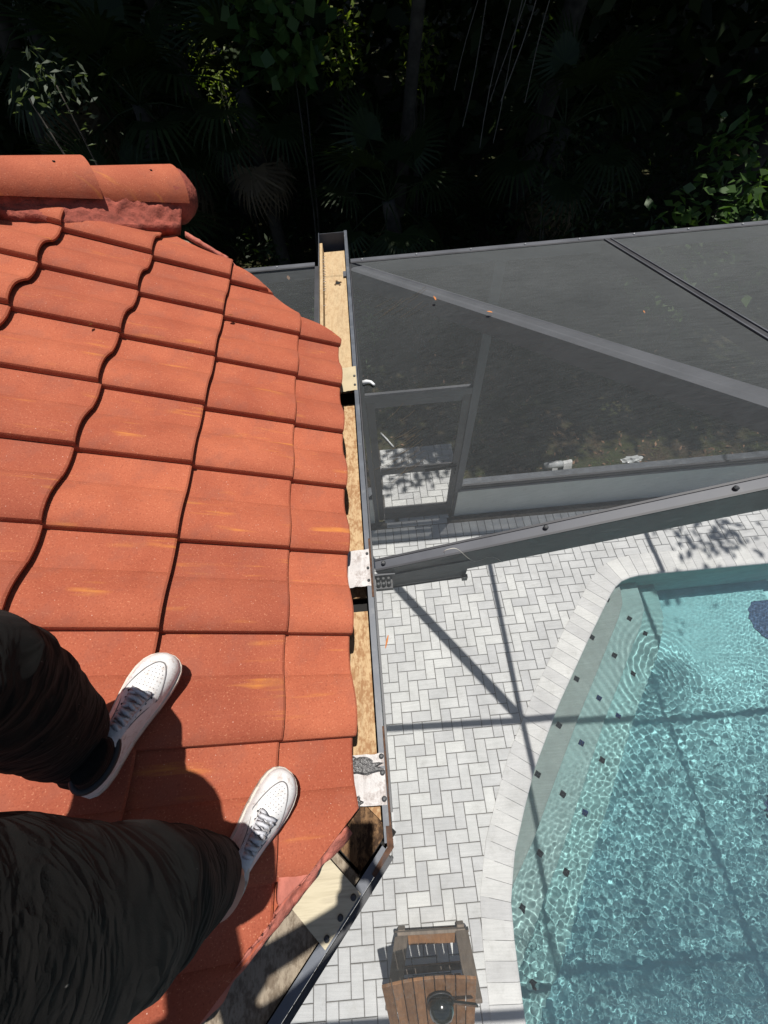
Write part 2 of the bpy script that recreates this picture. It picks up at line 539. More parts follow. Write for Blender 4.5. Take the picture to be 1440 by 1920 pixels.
g = G().add([(-0.2, -3.7, FLOOR_Z - 0.25), (6, -3.7, FLOOR_Z - 0.25), (6, 1.9, FLOOR_Z), (-0.2, 1.9, FLOOR_Z)], [(0, 1, 2, 3)])
fl = part('pool_floor', g, 'plaster_floor', pool)
S1 = [(2.86, 1.75), (2.844, 1.60), (2.811, 1.448), (2.702, 1.28), (2.256, 0.72), (1.862, 0.231), (1.356, -0.435), (1.14, -0.725), (0.851, -1.055), (0.62, -1.32)]
S2 = [(3.16, 1.75), (3.15, 1.60), (3.134, 1.4), (3.018, 1.21), (2.589, 0.677), (2.214, 0.213), (1.739, -0.429), (1.331, -0.973), (1.143, -1.204), (0.883, -1.539), (0.60, -1.86)]
S3 = [(3.46, 1.75), (3.46, 1.58), (3.41, 1.302), (3.219, 0.938), (3.005, 0.685), (2.598, 0.193), (2.11, -0.467), (1.80, -0.872), (1.66, -1.05), (1.443, -1.371), (1.235, -1.641), (0.60, -2.4)]
STEPZ = (-0.27, -0.49, -0.71)
back = off_path(POOL, 0.12)
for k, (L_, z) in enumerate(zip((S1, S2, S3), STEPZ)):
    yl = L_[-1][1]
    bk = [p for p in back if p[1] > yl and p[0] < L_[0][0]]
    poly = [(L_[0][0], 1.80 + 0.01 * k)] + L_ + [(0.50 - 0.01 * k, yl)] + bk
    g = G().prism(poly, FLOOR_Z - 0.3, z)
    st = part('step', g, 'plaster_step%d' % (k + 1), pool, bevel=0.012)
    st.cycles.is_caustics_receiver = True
fl.cycles.is_caustics_receiver = True
M1 = [(2.635, 1.506), (2.304, 1.075), (1.982, 0.641), (1.652, 0.202), (1.31, -0.216), (0.96, -0.667)]
M2 = [(2.898, 1.288), (2.563, 0.878), (2.228, 0.44), (1.892, 0.023), (1.559, -0.411), (1.204, -0.861), (0.937, -1.234)]
M3 = [(3.106, 1.125), (2.781, 0.681), (2.446, 0.255), (2.12, -0.154), (1.786, -0.598), (1.448, -1.049), (0.931, -1.763)]
mk = {}
for key in ('marker', 'marker_blue'):
    gg = G()
    for a in (0, 1):
        for b in (0, 1):
            x, y = -0.027 + a * 0.0275, -0.027 + b * 0.0275
            gg.box((x, y, -0.004), (x + 0.0262, y + 0.0262, 0.003 + 0.0006 * (a + b)))
    mk[key] = mesh_from('marker_tile', gg, key)
BLUE = {(1, 3), (1, 2), (2, 2), (2, 4)}
for k, L_ in enumerate((M1, M2, M3)):
    for i, p in enumerate(L_):
        mw = Matrix.Translation((p[0], p[1], STEPZ[k] + 0.0035)) @ Matrix.Rotation(R(52 + random.uniform(-5, 5)), 4, 'Z')
        put('marker_tile', mk['marker_blue' if (k, i) in BLUE else 'marker'], pool, mat_world=mw)
# dark blue round discs on the pool floor at the right edge of the view
for (x, y, r_) in ((5.0, 1.20, 0.32), (4.0, -0.80, 0.17)):
    g = G()
    zc = FLOOR_Z - 0.25 * (1.9 - y) / 5.6
    ring = [(x + r_ * math.cos(a * math.pi / 16) * (1 + 0.05 * math.sin(3 * a)), y + r_ * math.sin(a * math.pi / 16), zc + 0.012) for a in range(32)]
    low = [(px, py, pz - 0.05) for px, py, pz in ring]
    g.loft([low, ring])
    part('floor_disc', g, 'navy', pool).cycles.is_caustics_receiver = True

# water: a real rippled surface
WZ = -0.10
def wave_field(X, Y):
    Z = np.zeros_like(X)
    rg = np.random.default_rng(5)
    # calm at the far end, choppy towards the near end and the right
    d = 0.62 * (1.0 - Y) + 0.10 * (X - 2.0)
    calm = np.exp(-(((X - 3.95) / 0.75) ** 2 + ((Y - 1.25) / 0.55) ** 2))
    rough = np.clip(0.22 + 0.42 * d, 0.16, 1.05) * (1 - 0.75 * calm)
    st = 1 / (1 + np.exp((((X - 2.55) * 0.64 - (Y - 0.9) * 0.77) - 0.42) / 0.07)) / (1 + np.exp(-(Y + 1.25) / 0.14))
    rough = rough * (1 - 0.80 * st)
    for i in range(34):
        a = rg.uniform(0, 2 * math.pi)
        lam = rg.uniform(0.030, 0.078) if i % 5 else rg.uniform(0.12, 0.34)
        k = 2 * math.pi / lam
        ph = rg.uniform(0, 6.3)
        wob = 0.6 * np.sin(1.7 * X + 2.3 * Y + i) + 0.5 * np.sin(3.1 * X - 2.7 * Y + 2 * i)
        Z += rough * lam * 0.0024 * np.sin(k * (X * math.cos(a) + Y * math.sin(a)) + ph + wob)
    for (cx, cy, w, amp) in ((3.28, 0.72, 0.50, 0.0013), (0.95, -1.45, 0.35, 0.0014), (2.2, -1.9, 0.8, 0.0008)):
        r_ = np.hypot(X - cx, Y - cy)
        th = np.arctan2(Y - cy, X - cx)
        Z += amp * (0.45 + 0.55 * np.sin(2.1 * th + 3 * X) ** 2) * np.exp(-(r_ / w) ** 2) * np.sin(2 * math.pi * r_ / 0.068 + 1.2 * np.sin(3 * th + 1) + 0.9 * np.sin(7 * th + 9 * r_) + 0.8 * np.sin(5 * X + 7 * Y))
    # long ripple lines that run over the steps
    u = X * 0.93 + Y * 0.36
    env = np.exp(-(((X - 2.7) / 0.8) ** 2 + ((Y - 0.1) / 1.0) ** 2))
    Z += 0.0006 * env * np.sin(2 * math.pi * u / 0.085 + 1.3 * np.sin(2.1 * Y + 3 * X))
    return Z
hx, hy = 0.0072, 0.0072
gx = np.arange(0.55, 5.15, hx); gy = np.arange(-2.2, 1.80, hy)
X, Y = np.meshgrid(gx, gy)
Zw = WZ + wave_field(X, Y)
px = np.array([p[0] for p in off_path(POOL, 0.06)]); py = np.array([p[1] for p in off_path(POOL, 0.06)])
left_x = np.interp(gy, py[:13], px[:13])            # x of the pool edge at each y
keep = X > left_x[:, None]
nx_, ny_ = len(gx), len(gy)
idx = np.arange(nx_ * ny_).reshape(ny_, nx_)
q = np.stack([idx[:-1, :-1], idx[:-1, 1:], idx[1:, 1:], idx[1:, :-1]], -1)
kq = keep[:-1, :-1] & (Y[:-1, :-1] < 1.755)
q = q[kq]
used = np.zeros(nx_ * ny_, bool); used[q.ravel()] = True
remap = np.cumsum(used) - 1
V = np.stack([X, Y, Zw], -1).reshape(-1, 3)[used].astype(np.float32)
q = remap[q].astype(np.int32)
def np_mesh(name, V, F, mat, smooth=False):
    me = bpy.data.meshes.new(name)
    k = F.shape[1]
    me.vertices.add(len(V)); me.vertices.foreach_set('co', np.ascontiguousarray(V, np.float32).ravel())
    me.loops.add(F.size); me.loops.foreach_set('vertex_index', np.ascontiguousarray(F, np.int32).ravel())
    me.polygons.add(len(F)); me.polygons.foreach_set('loop_start', np.arange(0, F.size, k, dtype=np.int32))
    if smooth:
        me.polygons.foreach_set('use_smooth', [True] * len(F))
    me.update(calc_edges=True)
    me.materials.append(MAT[mat] if isinstance(mat, str) else mat)
    return me
water = struct(put('water', np_mesh('water', V, q, 'water', True)), 'clear rippled pool water')
water.cycles.is_caustics_caster = True

# ------------------------------------------------------------------ deck: pavers, border course, coping
deck = struct(thing('pool_deck', 'pale grey paver deck laid in herringbone beside the pool', 'deck'))
del deck['category']
g = G()
ob_ = off_path(POOL, 0.20)
poly = [(-1.6, -3.6)] + ob_ + [(5.6, 2.78), (-1.6, 2.78)]
g.prism(poly, -0.2, -0.012)
part('bedding_sand', g, 'sand', deck)
U = 0.1016
def paver_mesh(lx, ly, h=0.05, c=0.004):
    gg = G()
    j = 0.0027
    a0, b0, a1, b1 = j, j, lx - j, ly - j
    gg.v = [(a0, b0, -h), (a1, b0, -h), (a1, b1, -h), (a0, b1, -h), (a0, b0, -c), (a1, b0, -c), (a1, b1, -c), (a0, b1, -c),
            (a0 + c, b0 + c, 0), (a1 - c, b0 + c, 0), (a1 - c, b1 - c, 0), (a0 + c, b1 - c, 0)]
    gg.f = [(0, 1, 5, 4), (1, 2, 6, 5), (2, 3, 7, 6), (3, 0, 4, 7), (4, 5, 9, 8), (5, 6, 10, 9), (6, 7, 11, 10), (7, 4, 8, 11), (8, 9, 10, 11)]
    return gg
PH = paver_mesh(2 * U, U); PV = paver_mesh(U, 2 * U)
outer = off_path(POOL, 0.15)
ox = np.array([p[0] for p in outer]); oy = np.array([p[1] for p in outer])
def on_deck(x, y):
    if y > 2.45 or x < -1.55 or y < -3.3:
        return False
    if y > oy.max():
        return True
    if y >= 1.95 and x > 2.7:
        return y > np.interp(x, ox[10:], oy[10:])
    return x < np.interp(y, oy[:14], ox[:14])
Mi = M.inverted()
def screen_xy(p):
    c = Mi @ Vector(p)
    if c.z >= -0.01:
        return None
    return 720 + 776 * c.x / -c.z, 960 - 776 * c.y / -c.z
cells = []
ax, ay = -0.1128, 1.3576
for i in range(-16, 60):
    for j in range(-50, 14):
        c = (i + j) % 4
        if c == 0:
            lx, ly = 2 * U, U
        elif c == 2:
            lx, ly = U, 2 * U
        else:
            continue
        x, y = ax + i * U, ay + j * U
        if y + ly > 2.4515:
            if y + 0.05 > 2.4515:
                continue
            ly = 2.4515 - y
        if not on_deck(x + lx / 2, y + ly / 2):
            continue
        s = screen_xy((x + lx / 2, y + ly / 2, 0))
        vis = s is not None and 640 < s[0] < 1440 and 985 < s[1] < 1935
        # hidden behind the gutter and roof
        if vis and s[0] < 690 + 0.076 * (s[1] - 1000) - 8:
            vis = False
        if vis and s[1] > 1600 and s[0] < 725 - (s[1] - 1600) * 0.62:
            vis = False
        cells.append((x, y, lx, ly, vis, s))
vis_cells = [c for c in cells if c[4]]
vis_cells.sort(key=lambda c: (c[0] + 0.1) ** 2 + c[1] ** 2)
first = set(id(c) for c in vis_cells[:300])
me_h = mesh_from('paver', PH, 'paver'); me_v = mesh_from('paver', PV, 'paver')
rest = G()
def jig():
    return random.uniform(-0.0016, 0.0016)
for c in cells:
    x, y, lx, ly, vis, s = c
    full = abs(lx * ly - 2 * U * U) < 1e-6
    if id(c) in first:
        me = (me_h if lx > ly else me_v) if full else mesh_from('paver', paver_mesh(lx, ly), 'paver')
        rz = Matrix.Translation((x, y, jig())) @ Matrix.Rotation(random.uniform(-0.004, 0.004), 4, 'Z') @ Matrix.Rotation(random.uniform(-0.006, 0.006), 4, 'X')
        put('paver', me, deck, mat_world=rz)
    else:
        gg = paver_mesh(lx, ly); zj = jig()
        rest.add([(vx + x, vy + y, vz + zj) for vx, vy, vz in gg.v], gg.f)
ro = part('paver_field', rest, 'paver', deck)
ro['kind'] = 'stuff'
# border course of upright pavers along the screen wall
x = -0.82
bm_ = mesh_from('border_paver', paver_mesh(U, 2 * U), 'paver')
while x < 4.6:
    put('border_paver', bm_, deck, mat_world=Matrix.Translation((x, 2.456, jig() + 0.001)))
    x += U
# coping stones
path = [Vector(p) for p in POOL]
seg = [0]
for a, b in zip(path, path[1:]):
    seg.append(seg[-1] + (b - a).length)
def at_len(P, d):
    for i in range(len(seg) - 1):
        if d <= seg[i + 1] or i == len(seg) - 2:
            t = (d - seg[i]) / (seg[i + 1] - seg[i])
            a, b = Vector(P[i]), Vector(P[i + 1])
            return a + (b - a) * t
O2 = off_path(POOL, 0.25)
d0 = 0.6
while d0 < seg[-1] - 0.4:
    a0, a1 = at_len(POOL, d0 + 0.0016), at_len(POOL, d0 + 0.1175)
    b0, b1 = at_len(O2, d0 + 0.0016), at_len(O2, d0 + 0.1175)
    z = 0.007 + jig() * 0.7
    # bullnose at the water side
    prof = [(0.0, -0.052), (-0.012, -0.040), (-0.018, -0.024), (-0.012, -0.008), (0.004, 0.0), (1.0, 0.0), (1.0, -0.052)]
    rings = []
    for (i0, o0) in ((a0, b0), (a1, b1)):
        dirv = (o0 - i0)
        ln = dirv.length
        un = dirv / ln
        rings.append([(*(i0 + (un * q_[0] if q_[0] < 0.5 else dirv)), z + q_[1]) for q_ in prof])
    g = G().loft(rings)
    part('coping_stone', g, 'coping', deck)
    d0 += 0.119

# ------------------------------------------------------------------ house: roof, tiles, caps, wall
house = thing('house', 'house roof edge covered in terracotta tiles that the person stands on', 'house', (-1.2, 0.8, 0))
AL = math.atan(0.46)
ca, sa = math.cos(AL), math.sin(AL)
def rp(s, y, h=0.0):
    """point on the roof: s down the slope (0 at x=0), y along the eave, h above the tile bed"""
    return Vector((s * ca + h * sa, y, 3.41 - s * sa + h * ca))
BED = -0.052      # tile bed below the measured tile surface
def cut_north(x):
    return 1.86 + (-0.15 - x) * 0.80 if x > -0.86 else 2.43
def cut_south(x):
    return -0.105 + (x + 0.147) * 0.965
# wooden deck under the tiles
g = G()
def plan(x, h):
    return rp(x / ca, 0, h).z
pl = [(-0.20, -0.14), (-0.20, 1.86), (-0.86, 2.40), (-2.6, 2.40), (-2.6, -2.45)]
top = [(x, y, plan(x, BED - 0.01)) for x, y in pl]; bot = [(x, y, plan(x, BED - 0.035)) for x, y in pl]
g.loft([bot, top])
roof = part('roof', g, 'ply_grey', house)
wall = G().prism([(-0.62, 0.15), (-0.62, 1.75), (-1.2, 2.1), (-3.0, 2.1), (-3.0, -2.2), (-2.6, -2.0)], -0.1, 3.0)
part('wall', wall, 'house_wall', house)
soff = G().add([(-0.27, -0.20, 3.20), (-0.27, 1.88, 3.20), (-0.9, 2.40, 3.20), (-2.6, 2.40, 3.20), (-2.6, -2.40, 3.20)], [(0, 1, 2, 3, 4)])
part('soffit', soff, 'house_wall', house)
fas = G().box((-0.285, -0.16, 3.10), (-0.268, 1.87, 3.40))
part('fascia', fas, 'ply_grey', house)

PROF = [(0.000, 0.024), (0.0025, 0.032), (0.010, 0.039), (0.030, 0.0475), (0.058, 0.0515), (0.084, 0.0495), (0.108, 0.0430), (0.132, 0.0330), (0.154, 0.0225), (0.171, 0.0150), (0.174, 0.0115),
        (0.195, 0.0050), (0.220, 0.0005), (0.250, -0.0010), (0.280, 0.0040), (0.300, 0.0085)]
EXPO, LEN, PITCH, TH = 0.349, 0.42, 0.293, 0.015
def tile_bm():
    bm = bmesh.new()
    secs = [(0.0, 0.030, 0.0), (-0.006, 0.0305, 1.0), (-0.20, 0.0155, 1.0), (-LEN, -0.002, 1.0)]
    T, B = [], []
    for s, lift, k in secs:
        dz = 0.0 if k else -0.003
        T.append([bm.verts.new((s, y, h + lift + dz)) for y, h in PROF])
        B.append([bm.verts.new((s, y, h + lift - TH * (1 if k else 0.8))) for y, h in PROF])
    m = len(PROF)
    for i in range(len(secs) - 1):
        for k in range(m - 1):
            bm.faces.new((T[i][k], T[i][k + 1], T[i + 1][k + 1], T[i + 1][k]))
            bm.faces.new((B[i][k + 1], B[i][k], B[i + 1][k], B[i + 1][k + 1]))
        bm.faces.new((T[i][0], T[i + 1][0], B[i + 1][0], B[i][0]))
        bm.faces.new((T[i][m - 1], B[i][m - 1], B[i + 1][m - 1], T[i + 1][m - 1]))
    for k in range(m - 1):
        bm.faces.new((T[0][k + 1], T[0][k], B[0][k], B[0][k + 1]))
        bm.faces.new((T[-1][k], T[-1][k + 1], B[-1][k + 1], B[-1][k]))
    bmesh.ops.recalc_face_normals(bm, faces=bm.faces[:])
    return bm
def bm_mesh(name, bm, mat, smooth_angle=None):
    me = bpy.data.meshes.new(name)
    bm.to_mesh(me)
    me.materials.append(MAT[mat])
    if smooth_angle:
        for p in me.polygons:
            p.use_smooth = True
        me.set_sharp_from_angle(angle=R(smooth_angle))
    return me
TILE_ME = bm_mesh('roof_tile', tile_bm(), 'tile', 26)
ROT = Matrix(((ca, 0, sa), (0, 1, 0), (-sa, 0, ca))).to_4x4()
tails = [-0.158, -0.369, -0.716, -1.067, -1.416, -1.765, -2.114]
for ci, s0 in enumerate(tails):
    for j in range(-9, 9):
        y0 = 0.074 + PITCH * j
        xt, xh = s0 * ca, (s0 - LEN) * ca
        ymin_ok = cut_south(xh)
        lo, hi = y0, y0 + 0.30
        if lo > max(cut_north(xt), cut_north(xh)) or hi < min(cut_south(xt), cut_south(xh)):
            continue
        if ci >= 4 and y0 + 0.3 < -1.5:
            continue
        P = rp(s0 + random.uniform(-0.004, 0.004), y0 + random.uniform(-0.0015, 0.0015), BED + random.uniform(-0.001, 0.0015))
        mw = Matrix.Translation(P) @ ROT @ Matrix.Rotation(random.uniform(-0.006, 0.006), 4, 'Z') @ Matrix.Rotation(random.uniform(-0.004, 0.004), 4, 'Y')
        need_n = hi > min(cut_north(xt), cut_north(xh))
        need_s = lo < max(cut_south(xt), cut_south(xh))
        me = TILE_ME
        if need_n or need_s:
            bm = tile_bm()
            def clip(fn, keep_low):
                a = Vector((xt, fn(xt), 0)); b = Vector((xh, fn(xh), 0))
                jx = random.uniform(-0.01, 0.01)
                nrm = Vector((-(b - a).y, (b - a).x, 0)).normalized()
                if nrm.y < 0:
                    nrm = -nrm
                if not keep_low:
                    nrm = -nrm
                inv = mw.inverted()
                co = inv @ Vector((a.x, a.y + jx, P.z))
                no = (inv.to_3x3() @ nrm).normalized()
                r_ = bmesh.ops.bisect_plane(bm, geom=bm.verts[:] + bm.edges[:] + bm.faces[:], plane_co=co, plane_no=no, clear_outer=True)
                ed = [e for e in r_['geom_cut'] if isinstance(e, bmesh.types.BMEdge)]
                if ed:
                    bmesh.ops.holes_fill(bm, edges=ed, sides=0)
            if need_n:
                clip(cut_north, True)
            if need_s:
                clip(cut_south, False)
            if len(bm.faces) < 4:
                bm.free()
                continue
            me = bm_mesh('roof_tile', bm, 'tile', 26)
            bm.free()
        put('roof_tile', me, roof, mat_world=mw)

def rough_strip(pts_a, pts_b, n_u, n_v, amp, thick, seed, mat, name, parent, crown=0.0, raise_=0.0, ragged=0.012):
    """a lumpy band of mortar between two polylines of points"""
    bm = bmesh.new()
    def lerp(P, t):
        f = t * (len(P) - 1); i = min(int(f), len(P) - 2)
        return P[i].lerp(P[i + 1], f - i)
    rows = []
    nn = Vector((sa, 0, ca))
    for i in range(n_u + 1):
        a, b = lerp(pts_a, i / n_u), lerp(pts_b, i / n_u)
        row = []
        for k in range(n_v + 1):
            p = a.lerp(b, k / n_v)
            e = math.sin(math.pi * k / n_v)
            nz = mnoise.noise(p * 30 + Vector((seed, 0, 0))) + 0.6 * mnoise.noise(p * 75 + Vector((0, seed, 0)))
            edge = mnoise.noise(p * 22 + Vector((seed, 4, 2))) * ragged * (1 if k in (0, n_v) else 0)
            p = p + nn * (amp * nz * (0.35 + e) + crown * e + raise_) + (b - a).normalized() * edge
            row.append(bm.verts.new(p))
        rows.append(row)
    for i in range(n_u):
        for k in range(n_v):
            bm.faces.new((rows[i][k], rows[i + 1][k], rows[i + 1][k + 1], rows[i][k + 1]))
    bmesh.ops.recalc_face_normals(bm, faces=bm.faces[:])
    if sum(f.normal.z for f in bm.faces) < 0:
        bmesh.ops.reverse_faces(bm, faces=bm.faces[:])
    ex = bmesh.ops.extrude_face_region(bm, geom=bm.faces[:])
    for v in [v for v in ex['geom'] if isinstance(v, bmesh.types.BMVert)]:
        v.co -= nn * thick
    bmesh.ops.recalc_face_normals(bm, faces=bm.faces[:])
    gg = G(); bm.verts.index_update()
    gg.v = [tuple(v.co) for v in bm.verts]; gg.f = [tuple(v.index for v in f.verts) for f in bm.faces]
    bm.free()
    return part(name, gg, mat, parent, smooth=True)

def on_roof(x, y, h=0.0):
    p = rp(x / ca, y, 0)
    return p + Vector((sa, 0, ca)) * h

# hip caps at the far end: half barrels bedded in mortar
A0 = on_roof(-0.945, 2.63, 0.035); A1 = on_roof(-1.95, 1.82, -0.01)
axis = (A1 - A0).normalized()
side = axis.cross(Vector((0, 0, 1))).normalized()
upc = side.cross(axis).normalized()
def cap_tile(p, r0, r1, ln, close):
    rings = []
    for i in range(9):
        t = i / 8
        rr = r0 + (r1 - r0) * t
        c = p + axis * ln * t
        ring = []
        for k in range(17):
            a = math.pi * k / 16
            ring.append(c + side * math.cos(a) * rr + upc * math.sin(a) * rr * 0.92)
        for k in range(16, -1, -1):
            a = math.pi * k / 16
            ring.append(c + side * math.cos(a) * (rr - 0.016) + upc * math.sin(a) * (rr - 0.016) * 0.92)
        rings.append(ring)
    return G().loft(rings)
for k in range(3):
    p = A0 + axis * (0.0 + 0.40 * k) + upc * (0.004 + 0.012 * k)
    c = part('ridge_cap', cap_tile(p, 0.137, 0.104, 0.46, False), 'tile', roof, smooth=True)
    mp = c.data
    mp.set_sharp_from_angle(angle=R(40))
    hp = p + axis * 0.12 + upc * 0.1205 * 0.92
    hp = p + axis * 0.13 + side * (0.129 * math.cos(R(68))) * (1 if side.y < 0 else -1) + upc * 0.129 * math.sin(R(68)) * 0.92
    part('nail_hole', G().tube([hp - upc * 0.006, hp + upc * 0.0015], 0.006, 8), 'black', roof)
# mortar end plug of the cap run
bm = bmesh.new()
bmesh.ops.create_uvsphere(bm, u_segments=28, v_segments=18, radius=1)
cc = A0 + axis * 0.03 + upc * 0.0
for v in bm.verts:
    d_ = v.co.copy()
    p = cc - axis * (d_.x * 0.125) + side * d_.y * 0.132 + upc * (d_.z * 0.124)
    p += (p - cc) * 0.07 * mnoise.noise(p * 22)
    v.co = p
gg = G(); bm.verts.index_update()
gg.v = [tuple(v.co) for v in bm.verts]; gg.f = [tuple(v.index for v in f.verts) for f in bm.faces]
bm.free()
part('mortar_plug', gg, 'mortar', roof, smooth=True)
sN = side if side.y < 0 else -side      # towards the camera
a_pts = [A0 + axis * t + sN * 0.085 + upc * 0.055 for t in (0.0, 0.15, 0.4, 0.7, 1.1)]
b_pts = [on_roof(x, y, 0.004) for x, y in ((-0.90, 2.42), (-1.05, 2.29), (-1.24, 2.16), (-1.50, 2.06), (-1.9, 1.86))]
rough_strip(a_pts, b_pts, 60, 16, 0.010, 0.05, 3.0, 'mortar', 'mortar_bed', roof, crown=-0.012)
# mortar fillets along the cut north edge
for (x0, y0, x1, y1) in ((-0.88, 2.455, -0.68, 2.35), (-0.67, 2.335, -0.56, 2.20), (-0.335, 2.035, -0.235, 1.905)):
    rough_strip([on_roof(x0, y0 - 0.05, -0.008), on_roof(x1, y1 - 0.05, -0.008)], [on_roof(x0, y0 + 0.02, -0.05), on_roof(x1, y1 + 0.02, -0.05)], 16, 5, 0.006, 0.03, 8.0 + x0, 'mortar_pale', 'mortar_fillet', roof)
# cracked mortar along the slanted south edge
sp = [(-0.165, -0.135), (-0.21, -0.175), (-0.285, -0.245), (-0.36, -0.315), (-0.46, -0.41), (-0.6, -0.545), (-0.85, -0.785)]
rough_strip([on_roof(x - 0.008, y + 0.008, -0.004) for x, y in sp], [on_roof(x + 0.010, y - 0.010, -0.026) for x, y in sp], 200, 6, 0.007, 0.030, 21.0, 'mortar_pale', 'mortar_edge', roof, ragged=0.034)
# a broken wedge patched with mortar in front of the right shoe
w = [(-0.315, -0.20), (-0.245, -0.185), (-0.225, -0.21), (-0.30, -0.275)]
rough_strip([on_roof(-0.322, -0.140, 0.002), on_roof(-0.325, -0.26, 0.002)], [on_roof(-0.300, -0.160, 0.003), on_roof(-0.245, -0.200, 0.003)], 22, 8, 0.003, 0.03, 33.0, 'mortar_pale', 'mortar_patch', roof)

# ------------------------------------------------------------------ gutter channel with boards, plates and screws
gut = thing('gutter', 'open metal gutter channel with plywood strip along the tile edge', 'gutter', (-0.15, 1.0, 3.2))
RZ = 3.38
x_out, x_in = -0.064, -0.262
def gx_at(y):                 # the channel runs very slightly out of true
    return -0.0045 * (y + 0.2)
def gbox(x0, x1, y0, y1, z0, z1):
    o0, o1 = gx_at(y0), gx_at(y1)
    return G().hexa([(x0 + o0, y0, z0), (x1 + o0, y0, z0), (x1 + o1, y1, z0), (x0 + o1, y1, z0), (x0 + o0, y0, z1), (x1 + o0, y0, z1), (x1 + o1, y1, z1), (x0 + o1, y1, z1)])
yS, yN = -0.199, 3.20
part('outer_wall', gbox(x_out - 0.003, x_out, yS + 0.01, yN, RZ - 0.15, RZ - 0.002), 'gutter', gut)
part('outer_flange', gbox(x_out - 0.019, x_out + 0.001, yS + 0.012, yN, RZ - 0.002, RZ + 0.003), 'gutter', gut)
part('clip_rail', gbox(x_out + 0.004, x_out + 0.010, -0.12, 2.78, RZ - 0.03, RZ - 0.004), 'bronze', gut)
part('rusty_edge', gbox(x_out - 0.002, x_out + 0.004, yS + 0.004, 0.10, RZ + 0.0035, RZ + 0.0065), 'rust', gut)
part('rusty_edge', gbox(x_out - 0.004, x_out + 0.004, 0.52, 0.76, RZ + 0.0035, RZ + 0.0065), 'rust', gut)
part('inner_wall', gbox(x_in, x_in + 0.003, 1.7, yN, RZ - 0.15, RZ + 0.002), 'gutter', gut)
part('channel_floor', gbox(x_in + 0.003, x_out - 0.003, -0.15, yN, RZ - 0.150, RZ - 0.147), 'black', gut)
part('end_cap', gbox(x_in + 0.0035, x_out - 0.0035, yN - 0.004, yN - 0.001, RZ - 0.146, RZ - 0.004), 'gutter', gut)
# wooden lip with nails on the inner side at the far end
part('nailer', gbox(x_in + 0.004, x_in + 0.022, 1.75, 3.12, RZ - 0.09, RZ - 0.028), 'ply_clean', gut)
for k in range(17):
    y = 2.55 + 0.03 * k + random.uniform(-0.008, 0.008)
    if k > 13:
        y = 1.95 + (k - 14) * 0.22
    p = Vector((x_in + 0.018 + gx_at(y), y, RZ - 0.034))
    part('nail', G().tube([p, p + Vector((0.022, random.uniform(-0.006, 0.006), 0.004))], 0.0016, 6), 'steel', gut)
BZ = RZ - 0.09
segs = [(1.70, 3.12, 'ply_clean'), (0.555, 1.60, 'ply'), (-0.02, 0.500, 'ply'), (-0.15, -0.022, 'ply')]
for (y0, y1, mt) in segs:
    part('board', gbox(x_in + 0.024, x_out - 0.030, y0, y1, BZ - 0.015, BZ), mt, gut)
# drain hole in the far board
hy_ = 2.72
ring_pts = []
g = G()
for k in range(20):
    a = 2 * math.pi * k / 20
    ring_pts.append((-0.163 + 0.017 * math.cos(a) * (1 + 0.12 * math.sin(3 * a)), hy_ + 0.026 * math.sin(a), BZ + 0.0015))
g.add(ring_pts, [tuple(range(20))])
g2 = G().tube([(-0.163, hy_, BZ + 0.002), (-0.163, hy_, BZ + 0.0035)], [0.017, 0.016], 16)
part('drain_hole', g2, 'black', gut)
for k in range(4):
    a = k * 1.7 + 0.3
    cxp = Vector((-0.163 + 0.019 * math.cos(a), hy_ + 0.027 * math.sin(a), BZ + 0.0012))
    g = G()
    g.add([cxp + Vector((0.008 * math.cos(b), 0.011 * math.sin(b) * (0.6 + 0.5 * random.random()), 0.0004 * k)) for b in np.linspace(0, 2 * math.pi, 9)[:-1]], [tuple(range(8))])
    part('stain_flake', g, 'ply_rot', gut)

def plate(y0, y1, xi, mt, name='plate', zz=RZ + 0.005):
    xo = x_out - 0.004
    gg = G()
    n_ = 10
    for i in range(n_ + 1):
        x = xi + (xo - xi) * i / n_
        y0j = y0 + random.uniform(-0.002, 0.002)
        z = zz - 0.012 * (1 - i / n_) ** 2 + random.uniform(-0.0006, 0.0006)
        gg.v += [(x + gx_at(y0), y0j, z), (x + gx_at(y1), y1 + random.uniform(-0.002, 0.002), z + random.uniform(-0.001, 0.001))]
    m0 = len(gg.v)
    gg.v += [(vx, vy, vz - 0.0025) for vx, vy, vz in gg.v]
    for i in range(n_):
        a = 2 * i
        gg.f += [(a, a + 2, a + 3, a + 1), (m0 + a + 1, m0 + a + 3, m0 + a + 2, m0 + a)]
        gg.f += [(a, m0 + a, m0 + a + 2, a + 2), (a + 1, a + 3, m0 + a + 3, m0 + a + 1)]
    gg.f += [(0, 1, m0 + 1, m0), (2 * n_, m0 + 2 * n_, m0 + 2 * n_ + 1, 2 * n_ + 1)]
    return part(name, gg, mt, gut)
def screw(parent, p, r_=0.0062, mt='screw', nrm=Vector((0, 0, 1))):
    p = Vector(p)
    gg = G().tube([p - nrm * 0.002, p + nrm * 0.0035, p + nrm * 0.0058, p + nrm * 0.0068], [r_, r_, r_ * 0.8, r_ * 0.35], 14)
    return part('screw', gg, mt, parent, smooth=False)
pa = plate(1.60, 1.775, -0.190, 'plate_tan')
for y in (1.635, 1.70):
    screw(pa, (x_out - 0.014 + gx_at(y), y, RZ + 0.005))
pb = plate(0.565, 0.715, -0.185, 'plate_white')
for y in (0.585, 0.635, 0.695):
    screw(pb, (x_out - 0.012 + gx_at(y), y, RZ + 0.005), 0.0055)
pc = plate(-0.100, -0.012, -0.200, 'plate_white')
pd = plate(-0.006, 0.028, -0.200, 'plate_white')
tg = G()
